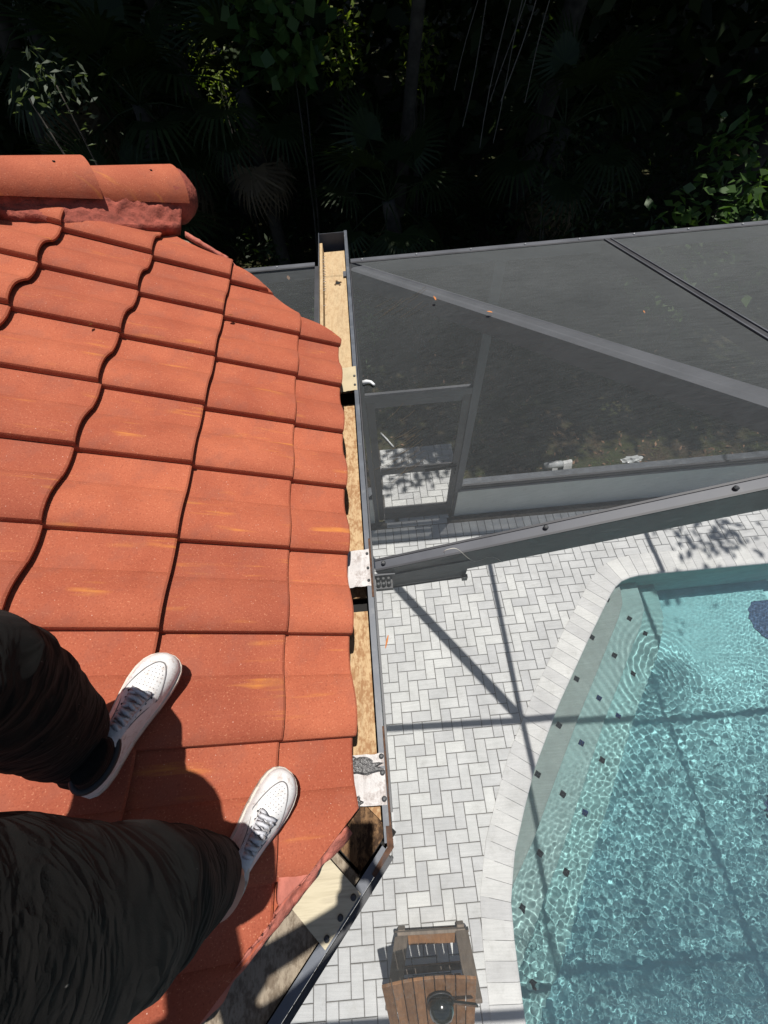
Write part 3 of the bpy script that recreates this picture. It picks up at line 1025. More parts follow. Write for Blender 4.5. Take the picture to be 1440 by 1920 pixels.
def blob(cx, cy, rx, ry, z, seed, mt, parent, name='tar_smear'):
    gg = G()
    m = 26
    top = []
    for k in range(m):
        a = 2 * math.pi * k / m
        q_ = 1 + 0.75 * mnoise.noise(Vector((math.cos(a) * 1.6 + seed, math.sin(a) * 1.6, seed)))
        top.append((cx + rx * math.cos(a) * q_, cy + ry * math.sin(a) * q_))
    gg.v = [(x, y, z) for x, y in top] + [(cx + (x - cx) * 0.75, cy + (y - cy) * 0.75, z + 0.002 + 0.001 * mnoise.noise(Vector((x * 60, y * 60, 1)))) for x, y in top] + [(cx, cy, z + 0.0022)]
    for k in range(m):
        k2 = (k + 1) % m
        gg.f += [(k, k2, m + k2, m + k), (m + k, m + k2, 2 * m)]
    return part(name, gg, mt, parent)
blob(-0.130, -0.002, 0.066, 0.020, RZ + 0.0052, 2.3, 'tar', pd)
blob(-0.155, 0.008, 0.040, 0.016, RZ + 0.0035, 7.7, 'tar', pd)
blob(-0.160, -0.092, 0.022, 0.014, RZ + 0.0005, 5.0, 'tar', pc)
for y in (0.020, -0.022, -0.086):
    screw(pc, (x_out - 0.011 + gx_at(y), y, RZ + 0.006), 0.0075)
# slanted run past the corner
c0 = Vector((x_out, yS, RZ)); dd = Vector((-0.6902, -0.7236, 0)).normalized(); nn_ = Vector((dd.y, -dd.x, 0))      # nn_: towards the house
if nn_.x > 0:
    nn_ = -nn_
LN = 2.3
def dbox(l0, l1, n0, n1, z0, z1):
    c = []
    for z in (z0, z1):
        for (l, k) in ((l0, n0), (l1, n0), (l1, n1), (l0, n1)):
            p = c0 + dd * l + nn_ * k
            c.append((p.x, p.y, z))
    return G().hexa(c)
part('outer_wall', dbox(0.0, LN, 0.0, 0.003, RZ - 0.15, RZ - 0.002), 'gutter', gut)
part('outer_flange', dbox(0.012, LN, -0.001, 0.024, RZ - 0.002, RZ + 0.003), 'gutter', gut)
part('clip_rail', dbox(0.02, LN, -0.012, -0.004, RZ - 0.035, RZ - 0.004), 'bronze', gut)
part('clip_rail', dbox(0.02, LN, -0.020, -0.0125, RZ - 0.06, RZ - 0.035), 'bronze', gut)
part('corner_bracket', G().prism([(x_out + 0.004, yS + 0.05), (x_out + 0.006, yS + 0.002), (x_out - 0.05, yS - 0.058), (x_out - 0.058, yS - 0.05), (x_out - 0.012, yS + 0.004), (x_out - 0.012, yS + 0.05)], RZ + 0.0036, RZ + 0.0075), 'rust', gut)
part('board', dbox(0.11, LN, 0.026, 0.205, RZ - 0.045, RZ - 0.030), 'ply_grey', gut)
part('board', dbox(-0.02, 0.105, 0.030, 0.17, RZ - 0.075, RZ - 0.060), 'ply_rot', gut)
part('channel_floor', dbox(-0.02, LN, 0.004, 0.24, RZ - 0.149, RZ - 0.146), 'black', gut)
def dplate(l0, l1, n0, n1, z):
    gg = G()
    return part('plate', dbox(l0, l1, n0, n1, z - 0.0025, z), 'diag_plate', gut)
dp = dplate(0.125, 0.262, 0.004, 0.150, RZ + 0.0066)
for l in (0.142, 0.193, 0.244):
    p = c0 + dd * l + nn_ * 0.015
    screw(dp, (p.x, p.y, RZ + 0.0066), 0.0075)

# ------------------------------------------------------------------ pool cage
cage = thing('pool_cage', 'dark bronze aluminium screen enclosure over the pool with hipped roof', 'pool cage', (2.5, 1.0, 0))
WY = 2.80
ZE, ZT = RZ, D(0.98)
NX, NY = 1.60, 0.645
def gxo(y):
    return x_out + 0.012 + gx_at(y)
BEAM_X = [1.60, 3.65, 5.70]
BEAM_Y = [0.645, -1.38, -3.30]
# far wall header and posts
for hx0, hx1 in ((-1.15, -0.300), (-0.066, 6.2)):
    part('header_beam', G().bar((hx0, WY, ZE + 0.0), (hx1, WY, ZE + 0.0), 0.055, 0.075), 'bronze_light', cage)
    part('header_cap', G().bar((hx0, WY - 0.024, ZE + 0.004), (hx1, WY - 0.024, ZE + 0.004), 0.016, 0.003), 'bronze', cage)
part('header_beam', G().bar((-0.2995, WY, RZ - 0.152), (-0.0665, WY, RZ - 0.152), 0.055, 0.075), 'bronze_light', cage)
x = -0.9
hk = 0
hb = cage
while x < 4.3:
    if -0.31 < x < -0.05:
        x += 0.2
        continue
    p = Vector((x, WY + 0.004, ZE + 0.001))
    part('screw', G().tube([p - Vector((0, 0, 0.001)), p + Vector((0, 0, 0.006)), p + Vector((0, 0, 0.009))], [0.0075, 0.0075, 0.004], 10), 'steel', cage)
    x += 0.355
for (x, w_) in ((-0.10, 0.05), (0.925, 0.075), (-1.13, 0.05)):
    part('post', G().box((x - w_ / 2, WY - 0.028, 0.0 if x < 0.5 else 0.55), (x + w_ / 2, WY + 0.032, ZE - 0.077)), 'bronze_light', cage)
part('post', G().box((0.892, WY - 0.03, 0.0), (0.926, WY + 0.034, 0.548)), 'bronze', cage)
part('transom_bar', G().box((-0.074, WY - 0.026, 2.155), (0.886, WY + 0.026, 2.225)), 'bronze_light', cage)
part('chair_rail', G().box((0.965, WY - 0.022, 0.601), (6.2, WY + 0.026, 0.64)), 'bronze', cage)
# roof members
def rise(x):
    return ZE + (ZT - ZE) * (x - x_out) / (NX - x_out)
main = []
for y in BEAM_Y:
    x0 = x_out if y > -0.2 else x_out - (-0.2 - y)
    b_ = G().bar((x0 + 0.012, y, ZE - 0.002), (NX, y, ZT), 0.050, 0.15)
    ob = part('rafter', b_, 'bronze_light', cage)
    # raised screen channels along both top edges
    for o in (-0.021, 0.021):
        part('screen_channel', G().bar((x0 + 0.012, y + o, ZE + 0.003), (NX, y + o, ZT + 0.005), 0.008, 0.0045), 'bronze', cage)
    part('roof_beam', G().bar((NX, y, ZT), (6.2, y, ZT), 0.050, 0.20), 'bronze_light', cage)
for x in BEAM_X:
    part('rafter', G().bar((x, WY - 0.03, ZE + 0.004), (x, NY, ZT + 0.002), 0.05, 0.075), 'bronze', cage)
    for o in (-0.021, 0.021):
        part('screen_channel', G().bar((x + o, WY - 0.03, ZE + 0.010), (x + o, NY, ZT + 0.008), 0.008, 0.005), 'bronze_light', cage)
    part('purlin', G().bar((x, NY - 0.025, ZT - 0.003), (x, -3.3, ZT - 0.003), 0.05, 0.075), 'bronze', cage)
hipn = Vector((0.4, 0.35, 0.85))
part('hip_rafter', G().bar((x_out + 0.02, WY - 0.03, ZE - 0.022), (NX, NY, ZT - 0.030), 0.095, 0.10), 'bronze_light', cage)
# rafter foot: gusset, bolts and a tie rod
gp = G().prism([(-0.058, NY - 0.034), (0.02, NY - 0.034), (0.02, NY - 0.026), (-0.058, NY - 0.026)], ZE - 0.165, ZE - 0.02)
part('gusset', gp, 'bronze_light', cage)
gz = G()
gz.v = [(-0.05, NY - 0.030, ZE - 0.05), (-0.05, NY - 0.030, ZE - 0.170), (0.30, NY - 0.030, ZE - 0.115), (0.30, NY - 0.030, ZE + 0.03),
        (-0.05, NY - 0.027, ZE - 0.05), (-0.05, NY - 0.027, ZE - 0.170), (0.30, NY - 0.027, ZE - 0.115), (0.30, NY - 0.027, ZE + 0.03)]
gz.f = [(0, 1, 2, 3), (7, 6, 5, 4), (0, 4, 5, 1), (1, 5, 6, 2), (2, 6, 7, 3), (3, 7, 4, 0)]
part('gusset', gz, 'gutter', cage)
part('tie_rod', G().tube([(-0.05, NY - 0.036, ZE - 0.160), (0.30, NY - 0.036, ZE - 0.108)], 0.0035, 8), 'screw', cage)
part('rod_clamp', G().box((0.285, NY - 0.046, ZE - 0.125), (0.305, NY - 0.0315, ZE - 0.092)), 'screw', cage)
for r_ in range(3):
    for c_ in range(2):
        p = Vector((-0.046 + 0.020 * r_, NY - 0.040 - 0.02 * c_, ZE - 0.06))
        part('bolt', G().tube([p, p + Vector((0, 0, 0.02)), p + Vector((0, 0, 0.024))], [0.0085, 0.0085, 0.005], 10), 'screw', cage)
part('bolt_plate', G().box((-0.058, NY - 0.074, ZE - 0.08), (0.008, NY - 0.0365, ZE - 0.058)), 'bronze', cage)
for (x, y) in ((-0.02, NY), (0.55, NY + 0.004), (1.10, NY)):
    z = rise(x)
    part('screw', G().tube([(x, y, z - 0.002), (x, y, z + 0.007), (x, y, z + 0.010)], [0.0085, 0.0085, 0.005], 12), 'screw', cage)
# screens
def panel(pts, name='screen_panel'):
    gg = G().add(pts, [tuple(range(len(pts)))])
    return part(name, gg, 'screen', cage)
e_ = 0.006
panel([(gxo(WY), WY - 0.03, ZE), (gxo(NY), NY + 0.026, ZE), (NX - 0.02, NY + 0.026, ZT - e_)])
panel([(gxo(WY) + 0.03, WY - 0.03, ZE), (NX - 0.026, NY + 0.03, ZT - e_), (NX - 0.026, WY - 0.03, ZE)])
for a, b in zip(BEAM_X, BEAM_X[1:]):
    panel([(a + 0.026, NY + 0.026, ZT - e_), (b - 0.026, NY + 0.026, ZT - e_), (b - 0.026, WY - 0.03, ZE), (a + 0.026, WY - 0.03, ZE)])
    for c_, d_ in zip(BEAM_Y, BEAM_Y[1:]):
        panel([(a + 0.026, c_ - 0.026, ZT - e_), (b - 0.026, c_ - 0.026, ZT - e_), (b - 0.026, d_ + 0.026, ZT - e_), (a + 0.026, d_ + 0.026, ZT - e_)])
panel([(gxo(NY), NY - 0.026, ZE), (x_out + 0.012, yS + 0.01, ZE), (-1.16, -1.35, ZE), (NX - 0.026, -1.35, ZT - e_), (NX - 0.026, NY - 0.026, ZT - e_)])
panel([(-1.22, -1.41, ZE), (-3.0, -3.3, ZE), (NX - 0.026, -3.3, ZT - e_), (NX - 0.026, -1.41, ZT - e_)])
# upright wall screens
panel([(-1.1, WY, 0.02), (-0.13, WY, 0.02), (-0.13, WY, ZE - 0.08), (-1.1, WY, ZE - 0.08)])
panel([(-0.075, WY, 2.226), (0.885, WY, 2.226), (0.885, WY, ZE - 0.08), (-0.075, WY, ZE - 0.08)])
panel([(0.964, WY, 0.642), (6.2, WY, 0.642), (6.2, WY, ZE - 0.08), (0.964, WY, ZE - 0.08)])
# screen between the channel and the house corner at the far end
panel([(-1.1, WY - 0.03, ZE - 0.01), (-0.272, WY - 0.03, ZE - 0.01), (-0.272, 1.80, ZE - 0.03), (-0.95, 2.2, ZE - 0.05)])
part('edge_bar', G().bar((-0.285, WY - 0.03, ZE + 0.004), (-0.285, 1.75, ZE + 0.004), 0.026, 0.05), 'bronze', cage)

# screen door
door = thing('screen_door', 'dark framed screen door with kick plate standing shut in the far cage wall', 'door', (0.40, WY, 0.0))
dy0, dy1 = WY - 0.016, WY + 0.016
part('stile', G().box((-0.070, dy0, 0.03), (0.004, dy1, 2.145)), 'bronze', door)
part('stile', G().box((0.812, dy0, 0.03), (0.884, dy1, 2.145)), 'bronze', door)
part('top_rail', G().box((0.005, dy0, 2.075), (0.811, dy1, 2.145)), 'bronze_light', door)
part('mid_rail', G().box((0.005, dy0, 1.035), (0.811, dy1, 1.125)), 'bronze', door)
part('kick_plate', G().box((0.005, dy0, 0.03), (0.811, dy1, 0.30)), 'bronze', door)
part('screen_panel', G().add([(0.005, WY, 1.126), (0.811, WY, 1.126), (0.811, WY, 2.074), (0.005, WY, 2.074)], [(0, 1, 2, 3)]), 'screen', door)
part('screen_panel', G().add([(0.005, WY, 0.301), (0.811, WY, 0.301), (0.811, WY, 1.034), (0.005, WY, 1.034)], [(0, 1, 2, 3)]), 'screen', door)
part('closer_tube', G().tube([(0.50, WY - 0.045, 1.09), (0.74, WY - 0.045, 1.10), (0.86, WY - 0.03, 1.10)], [0.016, 0.016, 0.008], 10), 'black', door)
part('closer_bracket', G().box((0.735, WY - 0.06, 1.075), (0.785, WY - 0.018, 1.125)), 'screw', door)
part('handle', G().tube([(0.845, WY - 0.018, 0.95), (0.845, WY - 0.06, 0.96), (0.845, WY - 0.06, 1.05), (0.845, WY - 0.018, 1.06)], 0.008, 8), 'screw', door)
# landing in the doorway and outside it
land = struct(thing('door_landing', 'paver landing laid through the screen doorway', 'landing', (0.5, 3.3, 0)))
del land['category']
part('bedding', G().box((-0.02, 2.69, -0.054), (1.09, 4.02, -0.030)), 'sand', land)
hm = mesh_from('landing_paver', paver_mesh(2 * U, U), 'paver'); vm = mesh_from('landing_paver', paver_mesh(U, 2 * U), 'paver')
for i in range(-2, 14):
    for j in range(-2, 16):
        c = (i - j) % 4
        x, y = 0.02 + i * U, 2.90 + j * U
        if c == 0:
            lx, ly, me = 2 * U, U, hm
        elif c == 3:
            lx, ly, me = U, 2 * U, vm
        else:
            continue
        if x < 0.0 or x + lx > 1.10 or y < 2.83 or y + ly > 4.02:
            x0, x1 = max(x, 0.0), min(x + lx, 1.10); y0, y1 = max(y, 2.83), min(y + ly, 4.02)
            if x1 - x0 < 0.03 or y1 - y0 < 0.03:
                continue
            me = mesh_from('landing_paver', paver_mesh(x1 - x0, y1 - y0), 'paver'); x, y = x0, y0
        put('landing_paver', me, land, mat_world=Matrix.Translation((x, y, jig() * 1.2)))
for r_ in range(2):
    x = 0.02 - 0.1 * r_
    while x < 0.83:
        lx = 0.2
        put('landing_paver', mesh_from('landing_paver', paver_mesh(min(lx, 0.86 - x), 0.082), 'paver'), land, mat_world=Matrix.Translation((max(x, 0.0), 2.667 + 0.083 * r_ + 0.0, 0.004)))
        x += 0.2032

# knee wall
kw = thing('knee_wall', 'long low stucco wall under the screen to the right of the door', 'wall', (3.5, 2.85, 0))
part('wall_body', G().box((0.93, 2.772, -0.05), (6.2, 2.94, 0.572)), 'stucco', kw, bevel=0.006)
part('sill_plate', G().box((0.930, 2.766, 0.573), (6.2, 2.935, 0.600)), 'gutter', kw)
sw = thing('stub_wall', 'short white stucco stub wall between the door and the house', 'wall', (-0.2, 2.85, 0))
part('wall_body', G().box((-0.60, 2.772, -0.05), (-0.130, 2.94, 0.572)), 'stucco', sw, bevel=0.006)
part('sill_plate', G().box((-0.60, 2.766, 0.573), (-0.128, 2.935, 0.600)), 'gutter', sw)

# ------------------------------------------------------------------ wooden chair seen from behind, and the pot on it
def mat_teak(name, c1, c2):
    a = NT(name)
    v = a.coord('Object', scale=(26, 3, 8), jitter=True)
    gn = a.noise(v, 1.6, 5, 0.65)
    oi = a.n('ShaderNodeObjectInfo')
    col = a.ramp(gn, [(0.3, c1), (0.7, c2)])
    col = a.mix(1.0, col, a.ramp(oi.outputs['Random'], [(0, G1(0.78)), (1, G1(1.15))]), 'MULTIPLY')
    v2 = a.coord('Object', scale=(9, 5, 5), jitter=True)
    wn_ = a.noise(v2, 1.3, 5, 0.7)
    col = a.mix(a.ramp(wn_, [(0.55, G1(0)), (0.68, G1(0.5))]), col, (0.24, 0.19, 0.15))
    return a.done(col, 0.7, a.bump(gn, 0.25, 0.003), 0.3)
MAT['teak'] = mat_teak('oiled_teak', (0.15, 0.072, 0.032), (0.29, 0.150, 0.070))
MAT['teak_grey'] = mat_teak('weathered_teak', (0.13, 0.105, 0.085), (0.22, 0.180, 0.145))
chair = thing('deck_chair', 'slatted wooden deck chair with a rounded back on the pavers', 'chair', (0.02, -1.5, 0))
for s_, xa, xb in ((-1, -0.178, -0.262), (1, 0.315, 0.318)):
    g = G()
    p, q_ = Vector((xa, -1.205, 0.125)), Vector((xb, -1.46, 0.56))
    g.bar(p, q_, 0.105, 0.03, upv=(0, 0.6, 0.8))
    part('arm', g, 'teak_grey', chair, bevel=0.006)
    g = G().box((xa - 0.03, -1.235, 0.0), (xa + 0.03, -1.185, 0.10))
    part('leg', g, 'teak_grey', chair, bevel=0.004)
    g = G().box((xb * 0.9 - 0.03, -2.05, 0.0), (xb * 0.9 + 0.03, -1.98, 0.40))
    part('leg', g, 'teak_grey', chair, bevel=0.004)
    kn = Vector((xa + 0.035 * s_, -1.20, 0.14))
    part('bolt', G().tube([kn, kn + Vector((0.02 * s_, 0.0, 0.006))], 0.011, 10), 'screw', chair)
part('rear_rail', G().bar((-0.235, -1.20, 0.135), (0.375, -1.215, 0.135), 0.022, 0.05), 'teak_grey', chair, bevel=0.003)
part('apron', G().hexa([(-0.128, -1.232, 0.0), (0.262, -1.240, 0.0), (0.262, -1.218, 0.0), (-0.128, -1.214, 0.0), (-0.128, -1.285, 0.085), (0.262, -1.293, 0.085), (0.262, -1.225, 0.120), (-0.128, -1.217, 0.120)]), 'teak', chair)
part('cross_bar', G().box((-0.19, -1.415, 0.17), (0.27, -1.375, 0.20)), 'teak_grey', chair)
for k in range(8):
    x = -0.185 + 0.060 * k
    part('seat_slat', G().bar((x, -1.42, 0.24), (x + 0.004, -2.02, 0.40), 0.050, 0.018), 'teak', chair, bevel=0.003)
part('seat_rail', G().box((-0.25, -2.02, 0.345), (0.30, -1.975, 0.378)), 'teak_grey', chair)
NB = 9
for k in range(NB):
    t = (k + 0.5) / NB
    w_ = 0.618 / NB
    xl, xr = -0.300 + w_ * k + 0.003, -0.300 + w_ * (k + 1) - 0.003
    def topl(x):
        u_ = (x - 0.009) / 0.309
        return 0.055 * (1 - u_ * u_)
    d_ = Vector((0, -0.55, -0.72)).normalized()
    nrm = Vector((0, -0.72, 0.55)).normalized() * -1
    if nrm.z < 0:
        nrm = -nrm
    T0 = Vector((0, -1.228, 0.975))
    g = G()
    th = nrm * 0.016
    pa_ = T0 - d_ * topl(xl); pb_ = T0 - d_ * topl(xr); pe = T0 + d_ * 0.80
    top = [(xl, pa_.y, pa_.z), (xr, pb_.y, pb_.z), (xr * 0.93, pe.y, pe.z), (xl * 0.93, pe.y, pe.z)]
    low = [(a - th.x, b - th.y, c - th.z) for a, b, c in top]
    g.hexa(low[::-1] + top[::-1])
    part('back_slat', g, 'teak', chair, bevel=0.003)
for l_ in (0.18, 0.62):
    c1 = Vector((-0.28, -1.228, 0.975)) + d_ * l_ - nrm * 0.030; c2 = Vector((0.30, -1.228, 0.975)) + d_ * l_ - nrm * 0.030
    part('back_batten', G().bar(c1, c2, 0.04, 0.012, upv=nrm), 'teak_grey', chair)

a = NT('glossy_black'); MAT['gloss_black'] = a.done((0.010, 0.013, 0.013), 0.18, None, 0.6)
pc_ = T0 + d_ * 0.17 + nrm * 0.004
pot = thing('black_pot', 'glossy black pot with a flat handle lying on the wooden chair back', 'pot', (0.075, pc_.y, pc_.z))
g = G()
ax_ = nrm
e1 = Vector((1, 0, 0)); e2 = ax_.cross(e1).normalized()
rings = []
cen = Vector((0.072, pc_.y, pc_.z))
for h_, r_ in ((0.0, 0.062), (0.015, 0.080), (0.045, 0.090), (0.080, 0.084), (0.105, 0.064), (0.118, 0.038), (0.123, 0.014)):
    rings.append([cen + ax_ * h_ + (e1 * math.cos(t) * 0.92 + e2 * math.sin(t) * 1.15) * r_ for t in np.linspace(0, 2 * math.pi, 25)[:-1]])
g.loft(rings)
part('bowl', g, 'gloss_black', pot, smooth=True)
rim = [cen + ax_ * 0.018 + (e1 * math.cos(t) * 0.95 + e2 * math.sin(t) * 1.18) * 0.086 for t in np.linspace(0, 2 * math.pi, 33)]
part('rim', G().tube(rim, 0.005, 6, cap=False), 'screw', pot, smooth=True)
h0 = cen + ax_ * 0.040 + e1 * 0.070 + e2 * 0.02 * (1 if e2.y > 0 else -1)
h1 = cen + ax_ * 0.085 + e1 * 0.225 + e2 * 0.085 * (1 if e2.y > 0 else -1)
part('handle', G().bar(h0, h1, 0.040, 0.012, upv=ax_), 'gloss_black', pot, bevel=0.003)

# ------------------------------------------------------------------ small loose things
def leaf_thing(name, p, size, mat, label, cat='leaf', tilt=(0.2, 0.1, 0), group=None):
    g = G()
    m = Matrix.Rotation(tilt[2], 3, 'Z') @ Matrix.Rotation(tilt[0], 3, 'X') @ Matrix.Rotation(tilt[1], 3, 'Y')
    P = [(0, -0.5, 0.0), (0.22, -0.28, 0.06), (0.30, 0.02, 0.08), (0.16, 0.33, 0.05), (0, 0.52, 0.02), (-0.16, 0.33, 0.05), (-0.30, 0.02, 0.08), (-0.22, -0.28, 0.06), (0, -0.2, -0.03), (0, 0.15, -0.03)]
    vs_ = [Vector(p) + (m @ Vector(q)) * size for q in P]
    g.add(vs_, [(0, 1, 8), (1, 2, 9, 8), (2, 3, 9), (3, 4, 9), (4, 5, 9), (5, 6, 9), (6, 7, 8, 9), (7, 0, 8)])
    ob = part(name, g, mat, None)
    return tag(ob, label, cat, group)
def on_w(x, y):          # height of the west screen plane
    return ZE + (ZT - ZE) * (x - x_out) / (NX - x_out)
def px_ray(px, py):
    a, b = (px - 720) / 776, (960 - py) / 776
    return (fw + rt * a + up * b).normalized()
def hit_plane(px, py, p0, nrm_):
    d = px_ray(px, py)
    e = Vector((0, 0, EYE))
    t = (Vector(p0) - e).dot(nrm_) / d.dot(nrm_)
    return e + d * t
NW = Vector((-(ZT - ZE) / (NX - x_out), 0, 1)).normalized()
NN = Vector((0, (ZT - ZE) / (WY - NY), 1)).normalized()
pw0 = (x_out, 0, ZE); pn0 = (0, WY - 0.03, ZE)
p = hit_plane(918, 586, pn0, NN); leaf_thing('fallen_leaf', p + Vector((0, 0, 0.003)), 0.030, 'leaf_orange', 'largest orange leaf lying on the screen near the hip beam', tilt=(0.1, 0.3, 1.3))
p = hit_plane(815, 560, pn0, NN); leaf_thing('fallen_leaf', p + Vector((0, 0, 0.003)), 0.026, 'leaf_orange', 'curled orange leaf on the screen closest to the gutter', tilt=(0.6, 0.3, 0.6))
p = hit_plane(1207, 586, pn0, NN); leaf_thing('fallen_leaf', p + Vector((0, 0, 0.003)), 0.016, 'leaf_orange', 'tiny orange leaf alone in the middle of the far screen panel', tilt=(0.3, 0.2, 0.2))
p = hit_plane(541, 522, (0, 0, ZE - 0.02), Vector((0, 0, 1))); leaf_thing('fallen_leaf', p + Vector((0, 0, 0.004)), 0.035, 'leaf_brown', 'small brown leaf on the screen left of the gutter', tilt=(0.3, 0.2, 0.2))
g = G(); p = hit_plane(725, 1203, pw0, NW)
g.tube([p + Vector((-0.006, -0.022, 0.002)), p + Vector((0.001, 0, 0.006)), p + Vector((0.007, 0.020, 0.003))], [0.0015, 0.0035, 0.0018], 7)
tag(part('twig', g, 'leaf_orange', None), 'short reddish brown twig lying on the screen beside the gutter', 'twig')
# pale wire curl on the rafter
cur = []
for t in np.linspace(0, 1, 40):
    px_ = 833 + 108 * t
    py_ = 1037 - 12 * math.sin(t * 9.0) * (1 - 0.5 * t) + 18 * t * t
    if t < 0.12:
        px_ -= 6 * math.sin(t * 26)
    cur.append(hit_plane(px_, py_, (0, NY - 0.027, 0), Vector((0, 1, 0))) + Vector((0, -0.003, 0)))
part('x', G(), None, None) if False else None
g = G().tube(cur, 0.0011, 6)
MAT['wire'] = mat_simple('pale_wire', (0.55, 0.52, 0.45), 0.6, 0.1, 10)
tag(part('wire', g, 'wire', None, smooth=True), 'thin pale wire curled along the side of the screen rafter', 'wire')
# white spout end poking out under the cream plate
g = G()
sp_ = [hit_plane(px_, py_, pw0, NW) + Vector((0, 0, 0.012)) for px_, py_ in ((681, 721), (688, 719), (696, 720), (702, 725))]
g.tube(sp_, [0.011, 0.010, 0.008, 0.006], 10)
MAT['white_plastic'] = mat_simple('white_plastic', (0.62, 0.63, 0.63), 0.4, 0.12, 12, stain=(18, (0.32, 0.32, 0.32), 0.6, 0.5))
tag(part('spout', g, 'white_plastic', None, smooth=True), 'short white curved plastic spout beside the cream gutter plate', 'spout')
# plastic container and bag on the ground behind the wall
bk_ = thing('plastic_container', 'torn white plastic container on the soil behind the low wall', 'container', (2.5, 3.42, -0.05))
g = G()
MAT['clear_plastic'] = mat_simple('clear_plastic', (0.42, 0.44, 0.45), 0.15, 0.1, 12, spec=0.8)
for (x0, x1) in ((2.44, 2.52), (2.60, 2.72)):
    g = G()
    R0 = []
    for k in range(7):
        t = k / 6
        R0.append([(x0, 3.36 + 0.16 * t, -0.05 + 0.10 * math.sin(math.pi * t) + 0.01), (x1, 3.37 + 0.16 * t, -0.05 + 0.11 * math.sin(math.pi * t) + 0.012), (x1, 3.37 + 0.16 * t, -0.05 + 0.11 * math.sin(math.pi * t) + 0.006), (x0, 3.36 + 0.16 * t, -0.05 + 0.10 * math.sin(math.pi * t) + 0.004)])
    g.loft(R0)
    part('white_band', g, 'white_plastic', bk_, smooth=False)
g = G()
g.tube([(2.34, 3.44, 0.0), (2.40, 3.44, 0.005), (2.56, 3.445, 0.005), (2.61, 3.445, 0.0)], [0.045, 0.056, 0.056, 0.050], 18)
part('clear_body', g, 'clear_plastic', bk_, smooth=True)
g = G()
rg = np.random.default_rng(2)
bm = bmesh.new(); bmesh.ops.create_icosphere(bm, subdivisions=3, radius=1)
for v in bm.verts:
    q_ = v.co.copy(); k_ = 1 + 0.55 * mnoise.noise(q_ * 2.2)
    v.co = Vector((3.62 + q_.x * 0.13 * k_, 3.44 + q_.y * 0.06 * k_, -0.045 + max(-0.1, q_.z) * 0.05 * k_))
bm.verts.index_update()
g.v = [tuple(v.co) for v in bm.verts]; g.f = [tuple(v.index for v in f.verts) for f in bm.faces]; bm.free()
tag(part('plastic_bag', g, 'clear_plastic', None, smooth=False), 'crumpled pale plastic bag on the soil right of the container', 'bag')

# ------------------------------------------------------------------ person: shoes, trousers, body
person = thing('person', 'person in black trousers and worn white sneakers standing on the roof tiles', 'person', (-0.55, 0.0, 3.66))
MAT['cloth'] = None
def mat_cloth(name, c):
    a = NT(name)
    v = a.coord('Object')
    n1 = a.noise(v, 7, 4, 0.6); n2 = a.noise(v, 600, 2)
    col = a.ramp(n1, [(0.3, tuple(x * 0.75 for x in c)), (0.7, tuple(x * 1.3 for x in c))])
    lint = a.n('ShaderNodeTexVoronoi'); lint.inputs['Scale'].default_value = 34
    a.l(a.coord('Object', scale=(1, 2.6, 1)), lint.inputs['Vector'])
    ln_ = a.noise(v, 9, 2)
    mm = a.n('ShaderNodeMath', operation='MULTIPLY')
    a.l(a.ramp(lint.outputs['Distance'], [(0.05, G1(1)), (0.09, G1(0))]), mm.inputs[0]); a.l(a.ramp(ln_, [(0.56, G1(0)), (0.6, G1(0.45))]), mm.inputs[1])
    col = a.mix(mm.outputs[0], col, (0.22, 0.21, 0.19))
    a.b.inputs['Sheen Weight'].default_value = 0.015
    a.b.inputs['Sheen Roughness'].default_value = 0.6
    wv = a.coord('Object', scale=(3.4, 4.2, 7.5))
    wr = a.n('ShaderNodeTexNoise'); wr.inputs['Scale'].default_value = 1.0; wr.inputs['Detail'].default_value = 3; wr.inputs['Distortion'].default_value = 2.2
    a.l(wv, wr.inputs['Vector'])
    rdg = a.ramp(wr.outputs['Fac'], [(0.36, G1(0)), (0.50, G1(1)), (0.66, G1(0))])
    return a.done(col, 0.9, a.bump(n2, 0.5, 0.001, a.bump(rdg, 0.42, 0.012)), 0.15)
MAT['cloth'] = mat_cloth('black_cotton', (0.0048, 0.0044, 0.0041))
MAT['shirt'] = mat_cloth('dark_shirt', (0.02, 0.022, 0.026))
MAT['skin'] = mat_simple('skin', (0.50, 0.27, 0.19), 0.55, 0.12, 12, 0.1, 0.4)
MAT['hair'] = mat_simple('dark_hair', (0.02, 0.014, 0.010), 0.6, 0.3, 60, 0.8)
def mat_leather():
    a = NT('worn_white_leather')
    v = a.coord('Object')
    n1 = a.noise(v, 22, 6, 0.7); n2 = a.noise(v, 260, 3); n3 = a.noise(a.coord('Object', scale=(1, 1, 1)), 60, 5, 0.7)
    col = a.ramp(n1, [(0.35, (0.62, 0.61, 0.60)), (0.65, (0.72, 0.71, 0.70))])
    col = a.mix(a.ramp(n3, [(0.52, G1(0)), (0.70, G1(0.7))]), col, (0.40, 0.29, 0.23))
    sc_ = a.noise(a.coord('Object', scale=(1, 2.2, 1)), 34, 6, 0.75)
    col = a.mix(a.ramp(sc_, [(0.58, G1(0)), (0.66, G1(0.55))]), col, (0.26, 0.22, 0.20))
    return a.done(col, 0.42, a.bump(n2, 0.25, 0.0008, a.bump(n1, 0.3, 0.003)), 0.45)
MAT['leather'] = mat_leather()
MAT['leather_dirty'] = mat_simple('scuffed_sole_edge', (0.52, 0.46, 0.40), 0.6, 0.15, 30, 0.4, 0.3, fine=200, stain=(45, (0.22, 0.15, 0.11), 0.55, 0.8))
MAT['seam'] = mat_simple('seam_line', (0.16, 0.15, 0.15), 0.8, 0.3, 40)
MAT['lace'] = mat_simple('white_lace', (0.55, 0.55, 0.58), 0.85, 0.12, 40, 0.6, 0.2, fine=500, stain=(60, (0.32, 0.28, 0.26), 0.56, 0.6))
